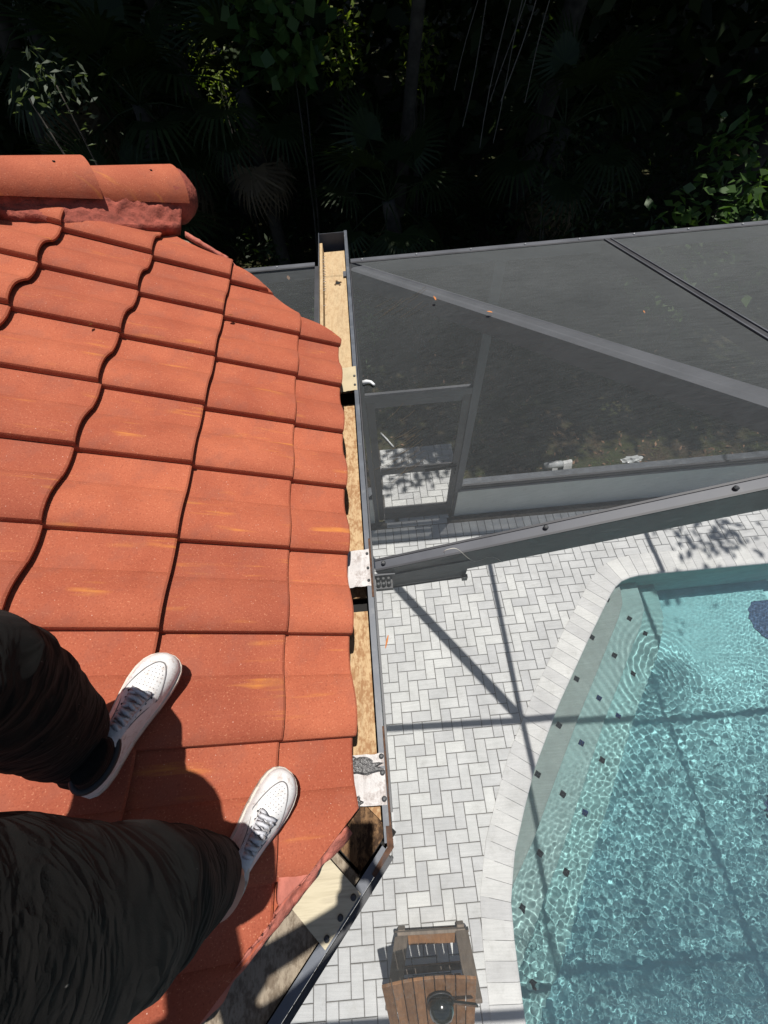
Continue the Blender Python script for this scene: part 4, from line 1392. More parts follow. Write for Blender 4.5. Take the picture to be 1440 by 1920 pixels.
MAT['sole_black'] = mat_simple('black_rubber', (0.02, 0.02, 0.022), 0.6, 0.3, 30)

LS = 0.318
def shoe(toe, head, mirror, label, left, size=1.0):
    """toe: roof point of the toe tip; head: plan direction of the foot"""
    hd = Vector((head[0], head[1], 0)).normalized()
    f = Vector((hd.x, hd.y, -0.46 * hd.x)).normalized()
    nrm = Vector((sa, 0, ca))
    r_ = f.cross(nrm).normalized()
    org = toe - f * LS * size + nrm * 0.016
    mx = Matrix((r_ * size, f * size, nrm * size)).transposed().to_4x4(); mx.translation = org
    sg = -1 if mirror else 1
    ys = [0.0, 0.008, 0.025, 0.05, 0.08, 0.12, 0.16, 0.20, 0.235, 0.265, 0.287, 0.302, 0.312, 0.318]
    xo = [0.013, 0.025, 0.034, 0.039, 0.041, 0.042, 0.046, 0.053, 0.057, 0.056, 0.050, 0.040, 0.027, 0.010]   # outer (little toe) side
    xi = [0.013, 0.024, 0.032, 0.036, 0.036, 0.036, 0.041, 0.048, 0.051, 0.051, 0.047, 0.039, 0.027, 0.012]   # inner side
    hs = [0.060, 0.078, 0.088, 0.092, 0.094, 0.096, 0.088, 0.072, 0.060, 0.053, 0.046, 0.039, 0.031, 0.016]
    skew = 0.010
    def cx(y):
        return -sg * skew * (y / LS) ** 2 + sg * 0.004
    def wid(y, outer):
        return float(np.interp(y, ys, xo if outer else xi))
    def side_x(y, u_):           # u_ -1..1, + is the outer side
        outer = u_ > 0
        return cx(y) + sg * u_ * wid(y, outer)
    def surf(u_, y, extra=0.0):
        h = float(np.interp(y, ys, hs))
        e = 0.62 if y < 0.2 else 0.5
        z = 0.026 + h * (max(0.0, 1 - abs(u_) ** (2.6 if y < 0.2 else 2.2))) ** e
        k = 0.97 - (0.18 * max(0, z - 0.055) / 0.06 if y < 0.2 else 0)
        return Vector((cx(y) + (side_x(y, u_) - cx(y)) * k, y, z + extra))
    def outline(sc, z, m=44):
        a_ = [(cx(y) + (side_x(y, 1) - cx(y)) * sc, (y - LS / 2) * (1 + (sc - 1) * 0.35) + LS / 2, z) for y in ys]
        b_ = [(cx(y) + (side_x(y, -1) - cx(y)) * sc, (y - LS / 2) * (1 + (sc - 1) * 0.35) + LS / 2, z) for y in ys[::-1]]
        return a_ + b_
    def W(gg):
        gg.v = [tuple(mx @ Vector(v)) for v in gg.v]
        return gg
    sh = thing('shoe_base', '', '')
    COL.objects.unlink(sh); bpy.data.objects.remove(sh)
    root = part('sneaker', W(G().loft([outline(0.99, 0.0), outline(1.04, 0.004), outline(1.045, 0.012)])), 'leather_dirty', person, label=label)
    part('foxing_stripe', W(G().loft([outline(1.043, 0.0122), outline(1.048, 0.0158)])), 'sole_black', root)
    part('midsole', W(G().loft([outline(1.045, 0.016), outline(1.05, 0.024), outline(1.03, 0.031), outline(0.93, 0.034)])), 'leather_dirty', root, smooth=False)
    us = np.linspace(-1, 1, 25)
    rings = []
    yy = [0.0015, 0.006, 0.014, 0.03, 0.05, 0.075, 0.10, 0.125, 0.15, 0.175, 0.20, 0.22, 0.24, 0.258, 0.274, 0.287, 0.298, 0.306, 0.312, 0.3155]
    for y in yy:
        rg_ = []
        for u_ in us:
            p_ = surf(u_, y)
            wr = 0.0
            if 0.17 < y < 0.25:
                wr = 0.0012 * mnoise.noise(Vector((u_ * 2.5, y * 95, 1 if left else 6)))
            rg_.append(p_ + Vector((0, 0, wr)))
        rings.append(rg_)
    part('upper', W(G().loft(rings, closed=False, cap=False)), 'leather', root, smooth=True)
    # stitched toe cap line and eyestay line
    cap = [surf(u_, 0.205 + 0.083 * (1 - abs(u_ / 0.80) ** 2.4), 0.0006) for u_ in np.linspace(-0.80, 0.80, 34)]
    part('toe_seam', W(G().tube(cap, 0.0016, 6)), 'seam', root, smooth=True)
    for sd in (-1, 1):
        st_ = [surf(sd * (0.80 - 0.28 * t), 0.205 - 0.09 * t, 0.0005) for t in np.linspace(0, 1, 12)]
        part('side_seam', W(G().tube(st_, 0.0011, 6)), 'seam', root, smooth=True)
        st_ = [surf(sd * 0.50, y, 0.0006) for y in np.linspace(0.115, 0.212, 12)]
        part('eyestay_seam', W(G().tube(st_, 0.0010, 6)), 'seam', root, smooth=True)
    th_ = [surf(u_, 0.216 - 0.006 * (1 - abs(u_))) + Vector((0, 0, 0.0007)) for u_ in np.linspace(-0.5, 0.5, 12)]
    part('throat_seam', W(G().tube(th_, 0.0011, 6)), 'seam', root, smooth=True)
    pg = G()
    for i in range(7):
        y = 0.226 + 0.0085 * i
        half = 0.50 * (1 - (i / 7.5) ** 2) + 0.06
        m = max(2, int(round(half * 12)))
        for k in range(m):
            u_ = -half + 2 * half * (k + (0.5 if i % 2 else 0.25)) / m
            p_ = surf(u_, y, 0.0004)
            pg.tube([p_ - Vector((0, 0, 0.001)), p_ + Vector((0, 0, 0.0002))], 0.00125, 6)
    po = part('perforations', W(pg), 'seam', root)
    po['kind'] = 'stuff'
    # tongue
    rings = []
    for y in np.linspace(0.095, 0.212, 9):
        c_ = surf(0, y)
        lift = 0.004 + 0.016 * max(0, (0.15 - y) / 0.05)
        rings.append([Vector((c_.x + s_ * 0.024 * (1 - 0.15 * abs(s_)), y, c_.z + lift - 0.010 * s_ * s_)) for s_ in np.linspace(-1, 1, 9)])
    part('tongue', W(G().loft(rings, closed=False, cap=False)), 'lace', root, smooth=True)
    # laces: flat bands that cross from eyelet to eyelet
    rows = np.linspace(0.128, 0.206, 6)
    for i, y in enumerate(rows):
        for d_ in (1, -1):
            pts = []
            sh_ = 0.010 * d_ * (1 if i % 2 else 0.6)
            for t in np.linspace(-1, 1, 9):
                c_ = surf(0.47 * t, y + sh_ * t * 0.5)
                pts.append(c_ + Vector((0, 0, 0.008 + 0.005 * (1 - t * t) + (0.002 if d_ > 0 else 0))))
            gg = G()
            rr = []
            for j_, p_ in enumerate(pts):
                w2 = 0.0056 * (1 + 0.12 * math.sin(j_ * 1.7 + i))
                tw = 0.0014 * math.sin(j_ * 0.9 + i * 2)
                rr.append([p_ + Vector((0, -w2, tw)), p_ + Vector((0, 0, 0.0014)), p_ + Vector((0, w2, -tw)), p_ + Vector((0, 0, -0.0012))])
            gg.loft(rr)
            part('lace', W(gg), 'lace', root, smooth=True)
        for sd in (-1, 1):
            p_ = surf(sd * 0.54, y, 0.0012)
            part('eyelet', W(G().tube([p_ - Vector((0, 0, 0.002)), p_], 0.0026, 8)), 'sole_black', root)
    # collar lining and heel
    ringc = []
    for t in np.linspace(0, 2 * math.pi, 33):
        yc, xc = 0.062 + 0.052 * math.cos(t), 0.030 * math.sin(t)
        ringc.append((cx(0.06) + xc, yc, 0.121 + 0.004 * math.cos(t)))
    part('collar', W(G().tube(ringc, 0.0085, 8, cap=False)), 'leather_dirty' if not left else 'sole_black', root, smooth=True)
    inn = [[(cx(0.06) + 0.029 * k * math.sin(t), 0.062 + 0.050 * k * math.cos(t), z) for t in np.linspace(0, 2 * math.pi, 25)[:-1]] for k, z in ((1.0, 0.118), (0.98, 0.126), (0.9, 0.150), (0.80, 0.20))]
    part('sock', W(G().loft(inn)), 'cloth' if left else 'skin', root, smooth=True)
    if not left:
        for k_, (u_, y) in enumerate(((0.30, 0.205), (0.36, 0.197), (0.33, 0.19), (0.42, 0.185), (0.2, 0.188), (0.24, 0.178), (0.30, 0.176), (0.38, 0.172), (0.16, 0.196))):
            p_ = surf(u_, y, 0.011)
            part('tar_spot', W(G().tube([p_ - Vector((0, 0, 0.004)), p_ + Vector((0, 0, 0.0015))], 0.0032 + 0.001 * (k_ % 3), 7)), 'seam', root)
    return mx
toeL = on_roof(-0.618, 0.290); toeR = on_roof(-0.318, 0.000)
shoe(toeL, (0.33, 1.0), True, 'white sneaker of the left foot, laces in shade', True)
shoe(toeR, (0.56, 0.83), False, 'white sneaker of the right foot, spotted with tar', False, 0.93)

def body_mesh(name, chains, mat, voxel, parent, disp=None, smooth_it=6):
    gg = G()
    for ch in chains:
        pts, rad = ch[0], ch[1]
        # densify with a Catmull-Rom spline so limbs bend smoothly
        P = [Vector(p) for p in pts]
        Q, Rr = [], []
        for i in range(len(P) - 1):
            p0, p1, p2, p3 = P[max(i - 1, 0)], P[i], P[i + 1], P[min(i + 2, len(P) - 1)]
            for k in range(8):
                t = k / 8
                Q.append(0.5 * ((2 * p1) + (p2 - p0) * t + (2 * p0 - 5 * p1 + 4 * p2 - p3) * t * t + (3 * p1 - p0 - 3 * p2 + p3) * t ** 3))
                Rr.append(rad[i] + (rad[i + 1] - rad[i]) * (3 * t * t - 2 * t ** 3))
        Q.append(P[-1]); Rr.append(rad[-1])
        fo = ch[2] if len(ch) > 2 else None
        if fo is None:
            gg.tube(Q, Rr, 24)
        else:
            tmp = G().tube(Q, Rr, 40)
            for vi, v in enumerate(tmp.v):
                k = vi // 40
                c = Q[k]
                d = (Vector(v) - c)
                tt = k / (len(Q) - 1)
                a = 2 * math.pi * (vi % 40) / 40
                tmp.v[vi] = tuple(c + d * fo(tt, a))
            gg.add(tmp.v, tmp.f)
    ob = part(name, gg, mat, parent, smooth=True)
    m = ob.modifiers.new('remesh', 'REMESH'); m.mode = 'VOXEL'; m.voxel_size = voxel; m.use_smooth_shade = True
    m = ob.modifiers.new('smooth', 'SMOOTH'); m.iterations = smooth_it; m.factor = 0.5
    if disp:
        tx = bpy.data.textures.new(name + '_folds', 'CLOUDS'); tx.noise_scale = disp[0]; tx.noise_depth = 2
        m = ob.modifiers.new('folds', 'DISPLACE'); m.texture = tx; m.strength = disp[1]; m.mid_level = 0.5; m.texture_coords = 'LOCAL'
    return ob
Z = lambda x, y, d: (x, y, D(d))
def foldL(t, a):
    # rumples gather above the shoe and at the knee
    low = max(0, 1 - t / 0.35)
    kn = math.exp(-((t - 0.5) / 0.12) ** 2)
    return 1 + 0.12 * low * math.sin(t * 62 + 1.6 * math.sin(a) + a) + 0.055 * low * math.sin(3 * a + t * 30) + 0.035 * kn * math.sin(t * 70 + 2 * a) + 0.03 * math.sin(2 * a + 5 * t)
def foldR(t, a):
    low = max(0, 1 - t / 0.4)
    kn = math.exp(-((t - 0.52) / 0.12) ** 2)
    return 1 + 0.11 * low * math.sin(t * 55 + 1.9 * math.sin(a + 1) - a) + 0.06 * low * math.sin(3 * a + t * 22 + 2) + 0.035 * kn * math.sin(t * 64 - 2 * a) + 0.03 * math.sin(2 * a + 4 * t + 1)
hipL, hipR = Z(-0.56, 0.01, 0.24), Z(-0.44, -0.085, 0.24)
legL = ([Z(-0.702, 0.068, 1.045), Z(-0.692, 0.078, 0.98), Z(-0.662, 0.108, 0.85), Z(-0.622, 0.140, 0.66), Z(-0.602, 0.142, 0.56), Z(-0.585, 0.09, 0.42), hipL], [0.054, 0.064, 0.082, 0.096, 0.100, 0.104, 0.115], foldL)
legR = ([Z(-0.432, -0.176, 1.150), Z(-0.424, -0.172, 1.08), Z(-0.404, -0.158, 0.95), Z(-0.376, -0.136, 0.72), Z(-0.372, -0.126, 0.62), Z(-0.40, -0.115, 0.45), hipR], [0.060, 0.066, 0.080, 0.094, 0.099, 0.106, 0.115], foldR)
pelvis = ([Z(-0.50, -0.025, 0.30), Z(-0.50, -0.03, 0.18), Z(-0.505, -0.035, 0.06)], [0.12, 0.165, 0.15])
body_mesh('trousers', [legL, legR, pelvis], 'cloth', 0.0085, person, disp=(0.085, 0.018), smooth_it=3)
# torso, arms, head
sR, sL = Z(-0.33, -0.13, -0.34), Z(-0.68, 0.03, -0.34)
elR, elL = Z(-0.26, -0.36, -0.16), Z(-0.62, -0.33, -0.13)
wrR, wrL = Z(0.045, -0.185, -0.02), Z(-0.085, -0.190, -0.03)
hdR, hdL = Z(0.040, -0.125, -0.02), Z(-0.045, -0.130, -0.025)
skin_ch = [([Z(-0.505, -0.04, 0.0), Z(-0.51, -0.05, -0.2), Z(-0.50, -0.05, -0.40), Z(-0.485, -0.045, -0.46)], [0.13, 0.15, 0.10, 0.055]),
           ([Z(-0.485, -0.045, -0.44), Z(-0.47, -0.035, -0.52)], [0.055, 0.055]),
           ([Z(-0.465, -0.03, -0.51), Z(-0.455, -0.02, -0.56), Z(-0.455, -0.03, -0.63), Z(-0.46, -0.035, -0.68)], [0.06, 0.080, 0.086, 0.050]),
           ([Z(-0.44, 0.045, -0.575), Z(-0.432, 0.068, -0.57)], [0.016, 0.008]),
           ([sR, elR, wrR, hdR], [0.055, 0.042, 0.028, 0.030]), ([sL, elL, wrL, hdL], [0.055, 0.042, 0.028, 0.030]),
           ([sR, Z(-0.5, -0.05, -0.36), sL], [0.06, 0.08, 0.06])]
for hd_, sg in ((hdR, 1), (hdL, -1)):
    h_ = Vector(hd_)
    for k, (dx, ln_) in enumerate(((0.0, 0.060), (0.012, 0.066), (0.024, 0.062), (0.034, 0.050))):
        b_ = h_ + Vector((sg * 0.008, 0.018 - dx * 0.9, 0.004 + dx * 0.3))
        skin_ch.append(([b_, b_ + Vector((-sg * 0.010, 0.020, 0.018)), b_ + Vector((-sg * ln_ * 0.55, 0.030, 0.028))], [0.0095, 0.009, 0.007]))
    skin_ch.append(([h_ + Vector((-sg * 0.012, 0.0, 0.0)), h_ + Vector((-sg * 0.022, 0.028, 0.012)), h_ + Vector((-sg * 0.014, 0.052, 0.030))], [0.012, 0.010, 0.008]))
body_mesh('body', skin_ch, 'skin', 0.0065, person, smooth_it=3)
body_mesh('shirt', [([Z(-0.505, -0.04, 0.10), Z(-0.508, -0.045, -0.05), Z(-0.512, -0.05, -0.22), Z(-0.505, -0.05, -0.37), Z(-0.50, -0.05, -0.42)], [0.17, 0.165, 0.172, 0.13, 0.075]),
                    ([sR, tuple(Vector(sR).lerp(Vector(elR), 0.62))], [0.075, 0.068]), ([sL, tuple(Vector(sL).lerp(Vector(elL), 0.62))], [0.075, 0.068]), ([sR, Z(-0.5, -0.05, -0.35), sL], [0.07, 0.10, 0.07])],
          'shirt', 0.010, person, disp=(0.06, 0.014), smooth_it=4)
bm = bmesh.new(); bmesh.ops.create_icosphere(bm, subdivisions=4, radius=1)
g = G()
hc = Vector(Z(-0.458, -0.038, -0.60))
for v in bm.verts:
    q_ = v.co.copy()
    k_ = 1 + 0.06 * mnoise.noise(q_ * 7)
    cutf = 0.82 if (q_.y > 0.35 and q_.z < 0.35) else 1.0
    v.co = hc + Vector((q_.x * 0.094, q_.y * 0.104 - 0.012, q_.z * 0.100 + 0.012)) * k_ * cutf
bm.verts.index_update()
g.v = [tuple(v.co) for v in bm.verts]; g.f = [tuple(v.index for v in f.verts) for f in bm.faces]; bm.free()
part('hair', g, 'hair', person, smooth=True)
# the phone that takes the picture, just behind the lens
e0 = Vector((0, 0, EYE))
g = G()
pcn = e0 - fw * 0.019 - up * 0.052
c = []
for t in (-0.004, 0.004):
    for (a_, b_) in ((-0.037, -0.078), (0.037, -0.078), (0.037, 0.078), (-0.037, 0.078)):
        c.append(pcn + rt * a_ + up * b_ - fw * t)
g.hexa(c)
ph_ = part('phone', g, 'gloss_black', None, bevel=0.003)
tag(ph_, 'black phone held out in front of the person', 'phone')

# ------------------------------------------------------------------ trees, palms, shrubs
def leaf_arrays(C, size, rg, aspect=0.45, up_bias=0.5, droop=0.0):
    """one bent four-sided leaf at every row of C"""
    n_ = len(C)
    d = rg.normal(size=(n_, 3)); d[:, 2] = d[:, 2] * 0.55 - droop
    d /= np.linalg.norm(d, axis=1)[:, None]
    nv = rg.normal(size=(n_, 3)); nv[:, 2] += up_bias * 2
    s = np.cross(d, nv); s /= (np.linalg.norm(s, axis=1)[:, None] + 1e-9)
    nn2 = np.cross(s, d)
    L_ = (size * rg.uniform(0.65, 1.25, n_))[:, None]
    W_ = L_ * aspect
    V = np.stack([C, C + d * L_ * 0.45 + s * W_ * 0.5 + nn2 * W_ * 0.10, C + d * L_ - nn2 * L_ * 0.08, C + d * L_ * 0.45 - s * W_ * 0.5 + nn2 * W_ * 0.10], 1)
    F = np.arange(4 * n_).reshape(n_, 4)
    return V.reshape(-1, 3), F
def clumps(rg, centre, radii, n_clump, per, spread):
    cc_ = rg.normal(size=(n_clump, 3)); cc_ /= np.linalg.norm(cc_, axis=1)[:, None]
    cc_ *= (rg.uniform(0.25, 1.0, n_clump) ** 0.5)[:, None]
    cc_ = cc_ * np.array(radii) + np.array(centre)
    P = np.repeat(cc_, per, 0) + rg.normal(size=(n_clump * per, 3)) * spread
    return P, cc_
def foliage(name, P, size, mat, parent, rg, **kw):
    V, F = leaf_arrays(P, size, rg, **kw)
    b = BASE[parent.name]
    me = np_mesh(name, V - np.array(b), F, mat)
    ob = put(name, me, parent, b)
    return ob
def trunk_path(x, y, z1, lean, rg, z0=-0.12):
    pts, k = [], 7
    for i in range(k):
        t = i / (k - 1)
        pts.append((x + lean[0] * t + 0.10 * math.sin(3 * t + x), y + lean[1] * t + 0.08 * math.sin(4 * t + y), z0 + (z1 - z0) * t))
    return pts
GAPS = [(0.05, 9.7, 3.1, 0.20), (-2.05, 9.8, 3.1, 0.30), (1.28, 9.8, 2.9, 0.16), (-3.1, 6.2, 3.9, 0.12), (4.1, 4.8, 2.6, 0.22), (5.0, 5.7, 3.3, 0.25)]
def sun_gap(P, margin=0.0):
    """leaves missing from the canopy where sunlight gets through to the plants below"""
    k = np.ones(len(P), bool)
    for gx0, gy0, gz0, gr in GAPS:
        k &= np.hypot(P[:, 0] - gx0 - 0.1 * (P[:, 2] - gz0), P[:, 1] - gy0 - 0.1 * (P[:, 2] - gz0)) > gr + margin
    return P[k]
TREES = [
    ('tree', 'broadleaf tree with a leaning grey trunk at the far left', -6.2, 10.5, 8.6, (1.6, 0.4), 3.6, 0.20, 'leaf_dark'),
    ('tree', 'broadleaf tree with a dark leaning trunk among the fan palms', -2.6, 12.0, 8.8, (-1.3, -0.6), 3.7, 0.17, 'leaf_dark'),
    ('tree', 'slim tree rising behind the far end of the gutter', 0.6, 9.2, 8.0, (0.7, -1.9), 3.4, 0.12, 'leaf_mid'),
    ('tree', 'dark tree with hanging pale roots right of the middle', 3.6, 10.5, 8.0, (0.1, -2.3), 3.6, 0.22, 'leaf_dark'),
    ('tree', 'big dark tree behind the broad-leaved shrubs at the right', 7.6, 9.6, 8.0, (-0.8, -2.0), 3.8, 0.24, 'leaf_mid'),
]
for i, (nm, lab, x, y, zc, lean, rad, tr, lm) in enumerate(TREES):
    rg = np.random.default_rng(100 + i)
    t_ = thing(nm, lab, 'tree', (x, y, -0.1), 'trees beyond the screen enclosure')
    pts = trunk_path(x, y, zc - 0.5, lean, rg)
    part('trunk', G().tube(pts, [tr * (1 - 0.09 * k) * (1.25 if k == 0 else 1) for k in range(7)], 12), 'bark', t_, smooth=True)
    top = Vector(pts[-1])
    P, cc_ = clumps(rg, (top.x, top.y, zc), (rad * 1.1, rad * 1.25, 2.0), 190, 62, 0.36)
    P = P[(P[:, 2] > 5.3)]
    P = P[P[:, 1] > 4.45 + 0.25 * np.sin(P[:, 0] * 1.7) + 0.6 * (P[:, 0] < 1.3)]
    P = sun_gap(P, 0.12)
    foliage('crown', P, 0.24, lm, t_, rg)
    for k in range(7):
        c_ = Vector(cc_[k * 9])
        if c_.z < 5.4 or c_.y < 5.2:
            continue
        st_ = Vector(pts[4]).lerp(Vector(pts[6]), random.random())
        part('limb', G().tube([st_, st_.lerp(c_, 0.5) + Vector((0, 0, 0.3)), c_], [tr * 0.38, tr * 0.25, tr * 0.08], 7), 'bark', t_, smooth=True)
    if i == 3:
        for k in range(7):
            x0 = 2.2 + rg.normal() * 0.18; y0 = 7.0 + rg.normal() * 0.25
            L_ = rg.uniform(1.6, 2.4)
            rp_ = [(x0 - 0.38 * u_ * (0.6 + 0.1 * k) + 0.03 * math.sin(6 * u_ + k), y0, 4.8 - L_ * u_) for u_ in np.linspace(0, 1, 9)]
            part('hanging_root', G().tube([(x0, y0, 5.9)] + rp_, 0.004 + 0.003 * rg.random(), 5), 'root', t_)
    if i in (2, 4):
        # an overhanging branch: its leaves throw the dappled shade on the deck and the landing
        if i == 2:
            spots = [((0.95, 4.42, 6.9), (0.42, 0.20, 0.3), 150), ((1.55, 4.50, 7.0), (0.26, 0.16, 0.2), 80), ((1.25, 4.10, 6.6), (0.20, 0.10, 0.2), 34)]
        else:
            spots = [((4.55, 2.80, 6.6), (0.26, 0.26, 0.2), 70), ((4.95, 2.72, 6.7), (0.22, 0.16, 0.2), 46)]
        allp = []
        for c_, s3, m in spots:
            allp.append(rg.normal(size=(m, 3)) * np.array(s3) + np.array(c_))
        foliage('branch_leaves', np.concatenate(allp), 0.15, lm, t_, rg, up_bias=1.6)
        c_ = Vector(spots[0][0])
        part('limb', G().tube([Vector(pts[5]), Vector(pts[5]).lerp(c_, 0.5) + Vector((0, 0, 0.6)), c_], [0.06, 0.04, 0.012], 7), 'bark', t_, smooth=True)

# fan palms
def frond_mesh(dry=False, seed=0):
    rg = np.random.default_rng(seed)
    gg = G()
    L0 = 0.75
    gg.tube([(0, 0, 0), (0, L0 * 0.5, 0.05), (0, L0, 0.02)], [0.012, 0.009, 0.006], 5)
    nl = 26
    for k in range(nl):
        a = -1.95 + 3.9 * k / (nl - 1)
        ln_ = 0.62 * (0.72 + 0.28 * math.cos(a * 0.7)) * rg.uniform(0.9, 1.08)
        d = Vector((math.sin(a), math.cos(a), 0)); s_ = Vector((math.cos(a), -math.sin(a), 0))
        dr = (0.34 if dry else 0.15) * rg.uniform(0.7, 1.4)
        b_ = Vector((0, L0, 0.02))
        m_1 = b_ + d * ln_ * 0.5 + Vector((0, 0, 0.045 - dr * 0.1)); m_2 = b_ + d * ln_ * 0.85 - Vector((0, 0, dr * 0.45)); e_2 = b_ + d * ln_ * 1.04 - Vector((0, 0, dr))
        w = 0.021
        gg.add([b_ - s_ * 0.004, b_ + s_ * 0.004, m_1 + s_ * w, m_1 - s_ * w, m_2 + s_ * w * 0.55, m_2 - s_ * w * 0.55, e_2], [(0, 1, 2, 3), (3, 2, 4, 5), (5, 4, 6)])
    return gg
FM = [mesh_from('frond', frond_mesh(False, k), 'frond') for k in range(3)]
FD = mesh_from('dead_frond', frond_mesh(True, 9), 'frond_dry')
PALMS = [
    ('fan palm with a bright crown left of the middle, ahead of the leaning trunk', -2.95, 8.6, 2.9, 1.15),
    ('tall fan palm at the top left with dry fronds below', -4.3, 9.4, 3.7, 1.2),
    ('low fan palm in the shade above the roof cap', -3.3, 7.4, 1.9, 1.05),
    ('fan palm directly behind the gutter end', 0.7, 7.4, 1.9, 0.95),
    ('fan palm standing between the two bright saplings', -1.35, 8.4, 3.0, 1.05),
    ('deeply shaded fan palm beside the hanging roots', 2.9, 8.0, 2.4, 1.05),
    ('dim fan palm in the far left corner', -7.4, 9.6, 3.0, 1.15),
]
for i, (lab, x, y, h, sc) in enumerate(PALMS):
    rg = np.random.default_rng(300 + i)
    t_ = thing('fan_palm', lab, 'palm', (x, y, -0.1), 'fan palms under the trees')
    pts = trunk_path(x, y, h, (rg.normal() * 0.2, rg.normal() * 0.15), rg)
    part('trunk', G().tube(pts, [0.13, 0.12, 0.11, 0.11, 0.11, 0.12, 0.10], 10), 'bark', t_, smooth=True)
    top = Vector(pts[-1])
    for k in range(15):
        a = k * 2.399 + rg.random()
        el = R(62 - 7.5 * k + rg.normal() * 6)
        mw = Matrix.Translation(top) @ Matrix.Rotation(a, 4, 'Z') @ Matrix.Rotation(el, 4, 'X') @ Matrix.Scale(sc * rg.uniform(0.85, 1.1), 4)
        put('frond', FM[k % 3], t_, mat_world=mw)
    for k in range(6):
        mw = Matrix.Translation(top - Vector((0, 0, 0.25))) @ Matrix.Rotation(k * 1.05 + rg.random(), 4, 'Z') @ Matrix.Rotation(R(-68 + rg.normal() * 8), 4, 'X') @ Matrix.Scale(sc * 0.9, 4)
        put('dead_frond', FD, t_, mat_world=mw)

# shrubs: (label, x, y, height, radius, leaf size, material, leaves, aspect)
SHRUBS = [
    ('broad-leaved shrub against the screen header at the right', 4.0, 4.75, 2.75, (0.75, 0.5, 0.8), 0.16, 'leaf_mid', 460, 0.5),
    ('tall broad-leaved shrub in the top right corner', 5.2, 5.8, 3.6, (0.9, 0.7, 1.0), 0.17, 'leaf_mid', 520, 0.42),
    ('glossy shrub reaching in at the right edge', 6.2, 5.0, 3.0, (0.8, 0.6, 1.0), 0.16, 'leaf_mid', 420, 0.45),
    ('fine-leaved shrub behind the middle of the header', 2.4, 5.9, 1.7, (0.8, 0.6, 0.8), 0.09, 'leaf_dark', 900, 0.22),
    ('feathery shrub between the gutter end and the header screws', 1.0, 6.3, 1.6, (0.7, 0.6, 0.8), 0.085, 'leaf_dark', 900, 0.2),
    ('grassy green bush behind the gutter end', -0.35, 5.9, 1.35, (0.6, 0.6, 0.7), 0.10, 'leaf_mid', 620, 0.22),
    ('low dark bush above the tile edge', -1.6, 6.6, 1.6, (0.8, 0.7, 0.8), 0.10, 'leaf_dark', 800, 0.3),
    ('grey-green shrub lit at the top left corner', -3.0, 6.2, 4.1, (0.35, 0.45, 1.0), 0.095, 'leaf_grey', 230, 0.34),
    ('dark shrub at the left edge above the roof cap', -4.2, 7.0, 2.0, (0.8, 0.7, 1.0), 0.11, 'leaf_dark', 700, 0.35),
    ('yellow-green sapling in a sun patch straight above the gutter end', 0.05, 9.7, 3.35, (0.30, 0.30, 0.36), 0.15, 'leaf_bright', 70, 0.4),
    ('round-leaved shrub hanging beside the bright sapling', -0.75, 7.8, 4.0, (0.40, 0.4, 0.45), 0.19, 'leaf_mid', 170, 0.9),
    ('dark shrub filling the gap right of the slim tree', 3.2, 7.0, 2.6, (0.9, 0.7, 1.1), 0.12, 'leaf_dark', 850, 0.35),
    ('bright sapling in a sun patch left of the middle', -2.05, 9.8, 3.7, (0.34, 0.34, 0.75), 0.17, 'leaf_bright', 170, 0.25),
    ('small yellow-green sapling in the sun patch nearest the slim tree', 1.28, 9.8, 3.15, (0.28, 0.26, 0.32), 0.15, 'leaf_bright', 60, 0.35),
]
for i, (lab, x, y, h, rad, ls, lm, nlf, asp) in enumerate(SHRUBS):
    rg = np.random.default_rng(500 + i)
    t_ = thing('shrub', lab, 'shrub', (x, y, -0.1), 'shrubs under the trees')
    zc = h - rad[2] * 0.9
    P, cc_ = clumps(rg, (x, y, zc), rad, max(14, nlf // 16), 16, ls * 0.9)
    P[:, 2] = np.maximum(P[:, 2], 0.05)
    P = P[P[:, 1] > 3.25]
    foliage('foliage', P, ls, lm, t_, rg, aspect=asp, up_bias=0.7, droop=0.15)
    for k in range(5 if h < 3.2 else 2):
        c_ = Vector(cc_[k * 2])
        part('stem', G().tube([(x + 0.05 * k - 0.1, y, -0.12), ((x + c_.x) / 2, (y + c_.y) / 2, c_.z * 0.5), tuple(c_)], [0.022, 0.016, 0.006], 6), 'bark', t_, smooth=True)

# far woodland and its roof of leaves, one mass
rg = np.random.default_rng(77)
def mass(name, label, P, size, mat, **kw):
    V, F = leaf_arrays(P, size, rg, **kw)
    ob = put(name, np_mesh(name, V, F, mat))
    ob['kind'] = 'stuff'; ob['label'] = label
    return ob
nP = 22000
P = np.stack([rg.uniform(-24, 24, nP), 13 + 16 * rg.random(nP) ** 1.3, 6.8 * rg.random(nP)], 1)
hole = mnoise
keepm = np.array([mnoise.noise(Vector((p[0] * 0.45, p[1] * 0.3, p[2] * 0.6))) > -0.38 for p in P])
mass('far_wood', 'dark mass of woodland far behind the palms', P[keepm], 0.62, 'leaf_dark', aspect=0.5)
nP = 36000
P = np.stack([rg.uniform(-30, 30, nP), 8.0 + 42 * rg.random(nP) ** 1.25, rg.uniform(6.8, 11.5, nP)], 1)
P = sun_gap(P, 0.75)
mass('wood_canopy', 'leafy canopy of the far woodland overhead', P, 1.15, 'leaf_dark', aspect=0.6, up_bias=1.5)
nP = 9000
P = np.stack([rg.uniform(-9, 9, nP), rg.uniform(6.2, 13, nP), np.abs(rg.normal(size=nP)) * 0.45], 1)
mass('undergrowth', 'dim leafy undergrowth on the woodland floor', P, 0.20, 'leaf_dark', aspect=0.3, up_bias=0.9)
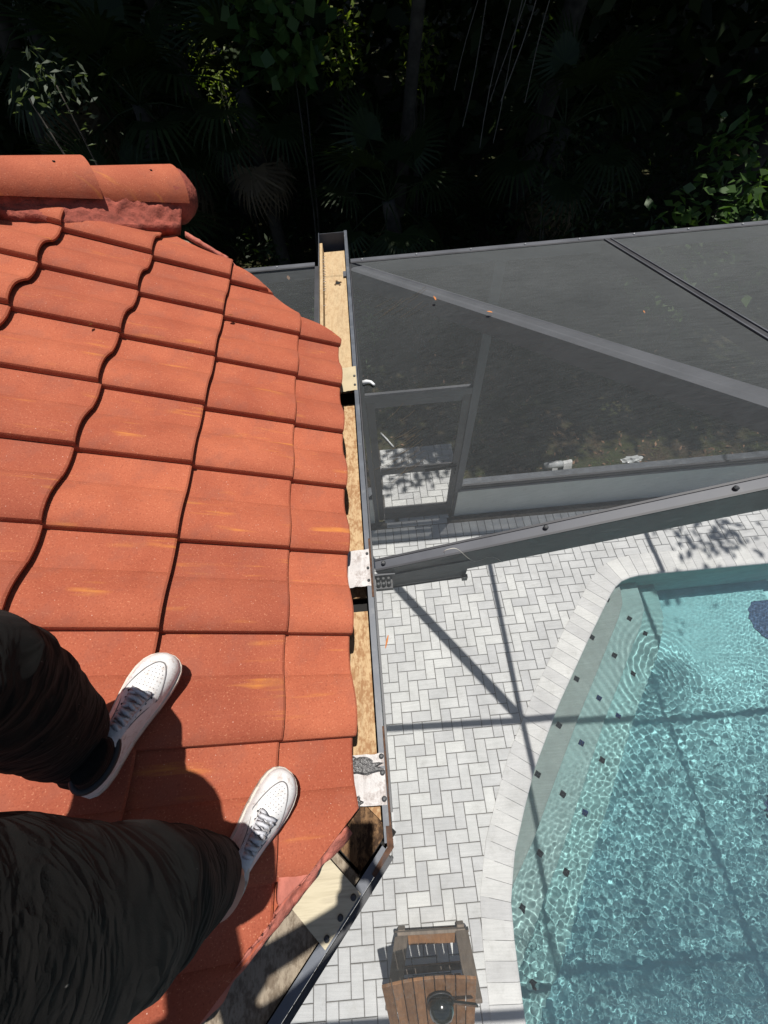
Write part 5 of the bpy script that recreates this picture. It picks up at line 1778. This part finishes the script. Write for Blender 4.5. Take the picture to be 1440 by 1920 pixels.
# dry leaves and grass on the soil behind the wall
nP = 1100
P = np.stack([rg.uniform(-1.2, 6.0, nP), 2.97 + 3.4 * rg.random(nP) ** 1.4, np.full(nP, -0.045) + 0.03 * rg.random(nP)], 1)
P = P[~((P[:, 0] > -0.15) & (P[:, 0] < 1.02) & (P[:, 1] < 4.02))]
mass('fallen_leaves', 'brown fallen leaves scattered over the soil behind the low wall', P, 0.075, 'leaf_brown', aspect=0.45, up_bias=1.2)
nP = 3600
P = np.stack([rg.uniform(-1.0, 6.0, nP), 2.98 + 2.6 * rg.random(nP), np.full(nP, -0.06)], 1)
P = P[np.array([mnoise.noise(Vector((p[0] * 1.6, p[1] * 1.6, 5))) > 0.02 for p in P])]
P = P[~((P[:, 0] > -0.15) & (P[:, 0] < 1.12) & (P[:, 1] < 4.05))]
V, F = leaf_arrays(P, 0.12, rg, aspect=0.07, up_bias=0.1)
V = V.reshape(-1, 4, 3); V[:, 1:, 2] = V[:, :1, 2] + np.abs(V[:, 1:, 2] - V[:, :1, 2]) + 0.02; V = V.reshape(-1, 3)
ob = put('grass', np_mesh('grass', V, F, 'grass')); ob['kind'] = 'stuff'; ob['label'] = 'thin grass tufts in the soil behind the low wall'
# dry needles caught on the screen beside the gutter
g = G()
rg2 = np.random.default_rng(9)
for k in range(34):
    px_ = 700 + rg2.random() * 70; py_ = (560 if k < 10 else 780) + rg2.random() * (40 if k < 10 else 130)
    a_ = hit_plane(px_, py_, pw0, NW); b_ = hit_plane(px_ + 28 + 18 * rg2.random(), py_ - 18 - 14 * rg2.random(), pw0, NW)
    m_ = (a_ + b_) / 2 + Vector((0.004, -0.006, 0.004))
    g.tube([a_ + NW * 0.003, m_ + NW * 0.003, b_ + NW * 0.003], 0.0006, 4)
ob = put('pine_straw', mesh_from('pine_straw', g, 'frond_dry')); ob['kind'] = 'stuff'; ob['label'] = 'dry needles caught on the screen beside the gutter'

# bits of debris on the tiles and a white stick outside the door
for (px_, py_, sz, lab) in ((170, 610, 0.020, 'small dark bit of debris on the upper left roof tiles'), (432, 592, 0.026, 'curled brown leaf scrap on a roof tile near the cut edge'), (76, 388, 0.016, 'pale fleck of mortar debris under the ridge cap')):
    d = px_ray(px_, py_)
    nrm_ = Vector((sa, 0, ca)); p0 = rp(0, 0, -0.006)
    t = (p0 - Vector((0, 0, EYE))).dot(nrm_) / d.dot(nrm_)
    leaf_thing('debris', Vector((0, 0, EYE)) + d * t + nrm_ * 0.004, sz, 'leaf_brown' if sz > 0.017 else 'white_plastic', lab, 'debris', tilt=(0.4, 0.5, random.random() * 3))
a_ = hit_plane(714, 812, (0, 0, -0.03), Vector((0, 0, 1))); b_ = hit_plane(738, 838, (0, 0, -0.03), Vector((0, 0, 1)))
tag(part('stick', G().tube([a_, (a_ + b_) / 2 + Vector((0, 0, 0.012)), b_], [0.012, 0.013, 0.011], 8), 'white_plastic', None, smooth=True), 'short white stick on the soil just outside the screen door', 'stick')
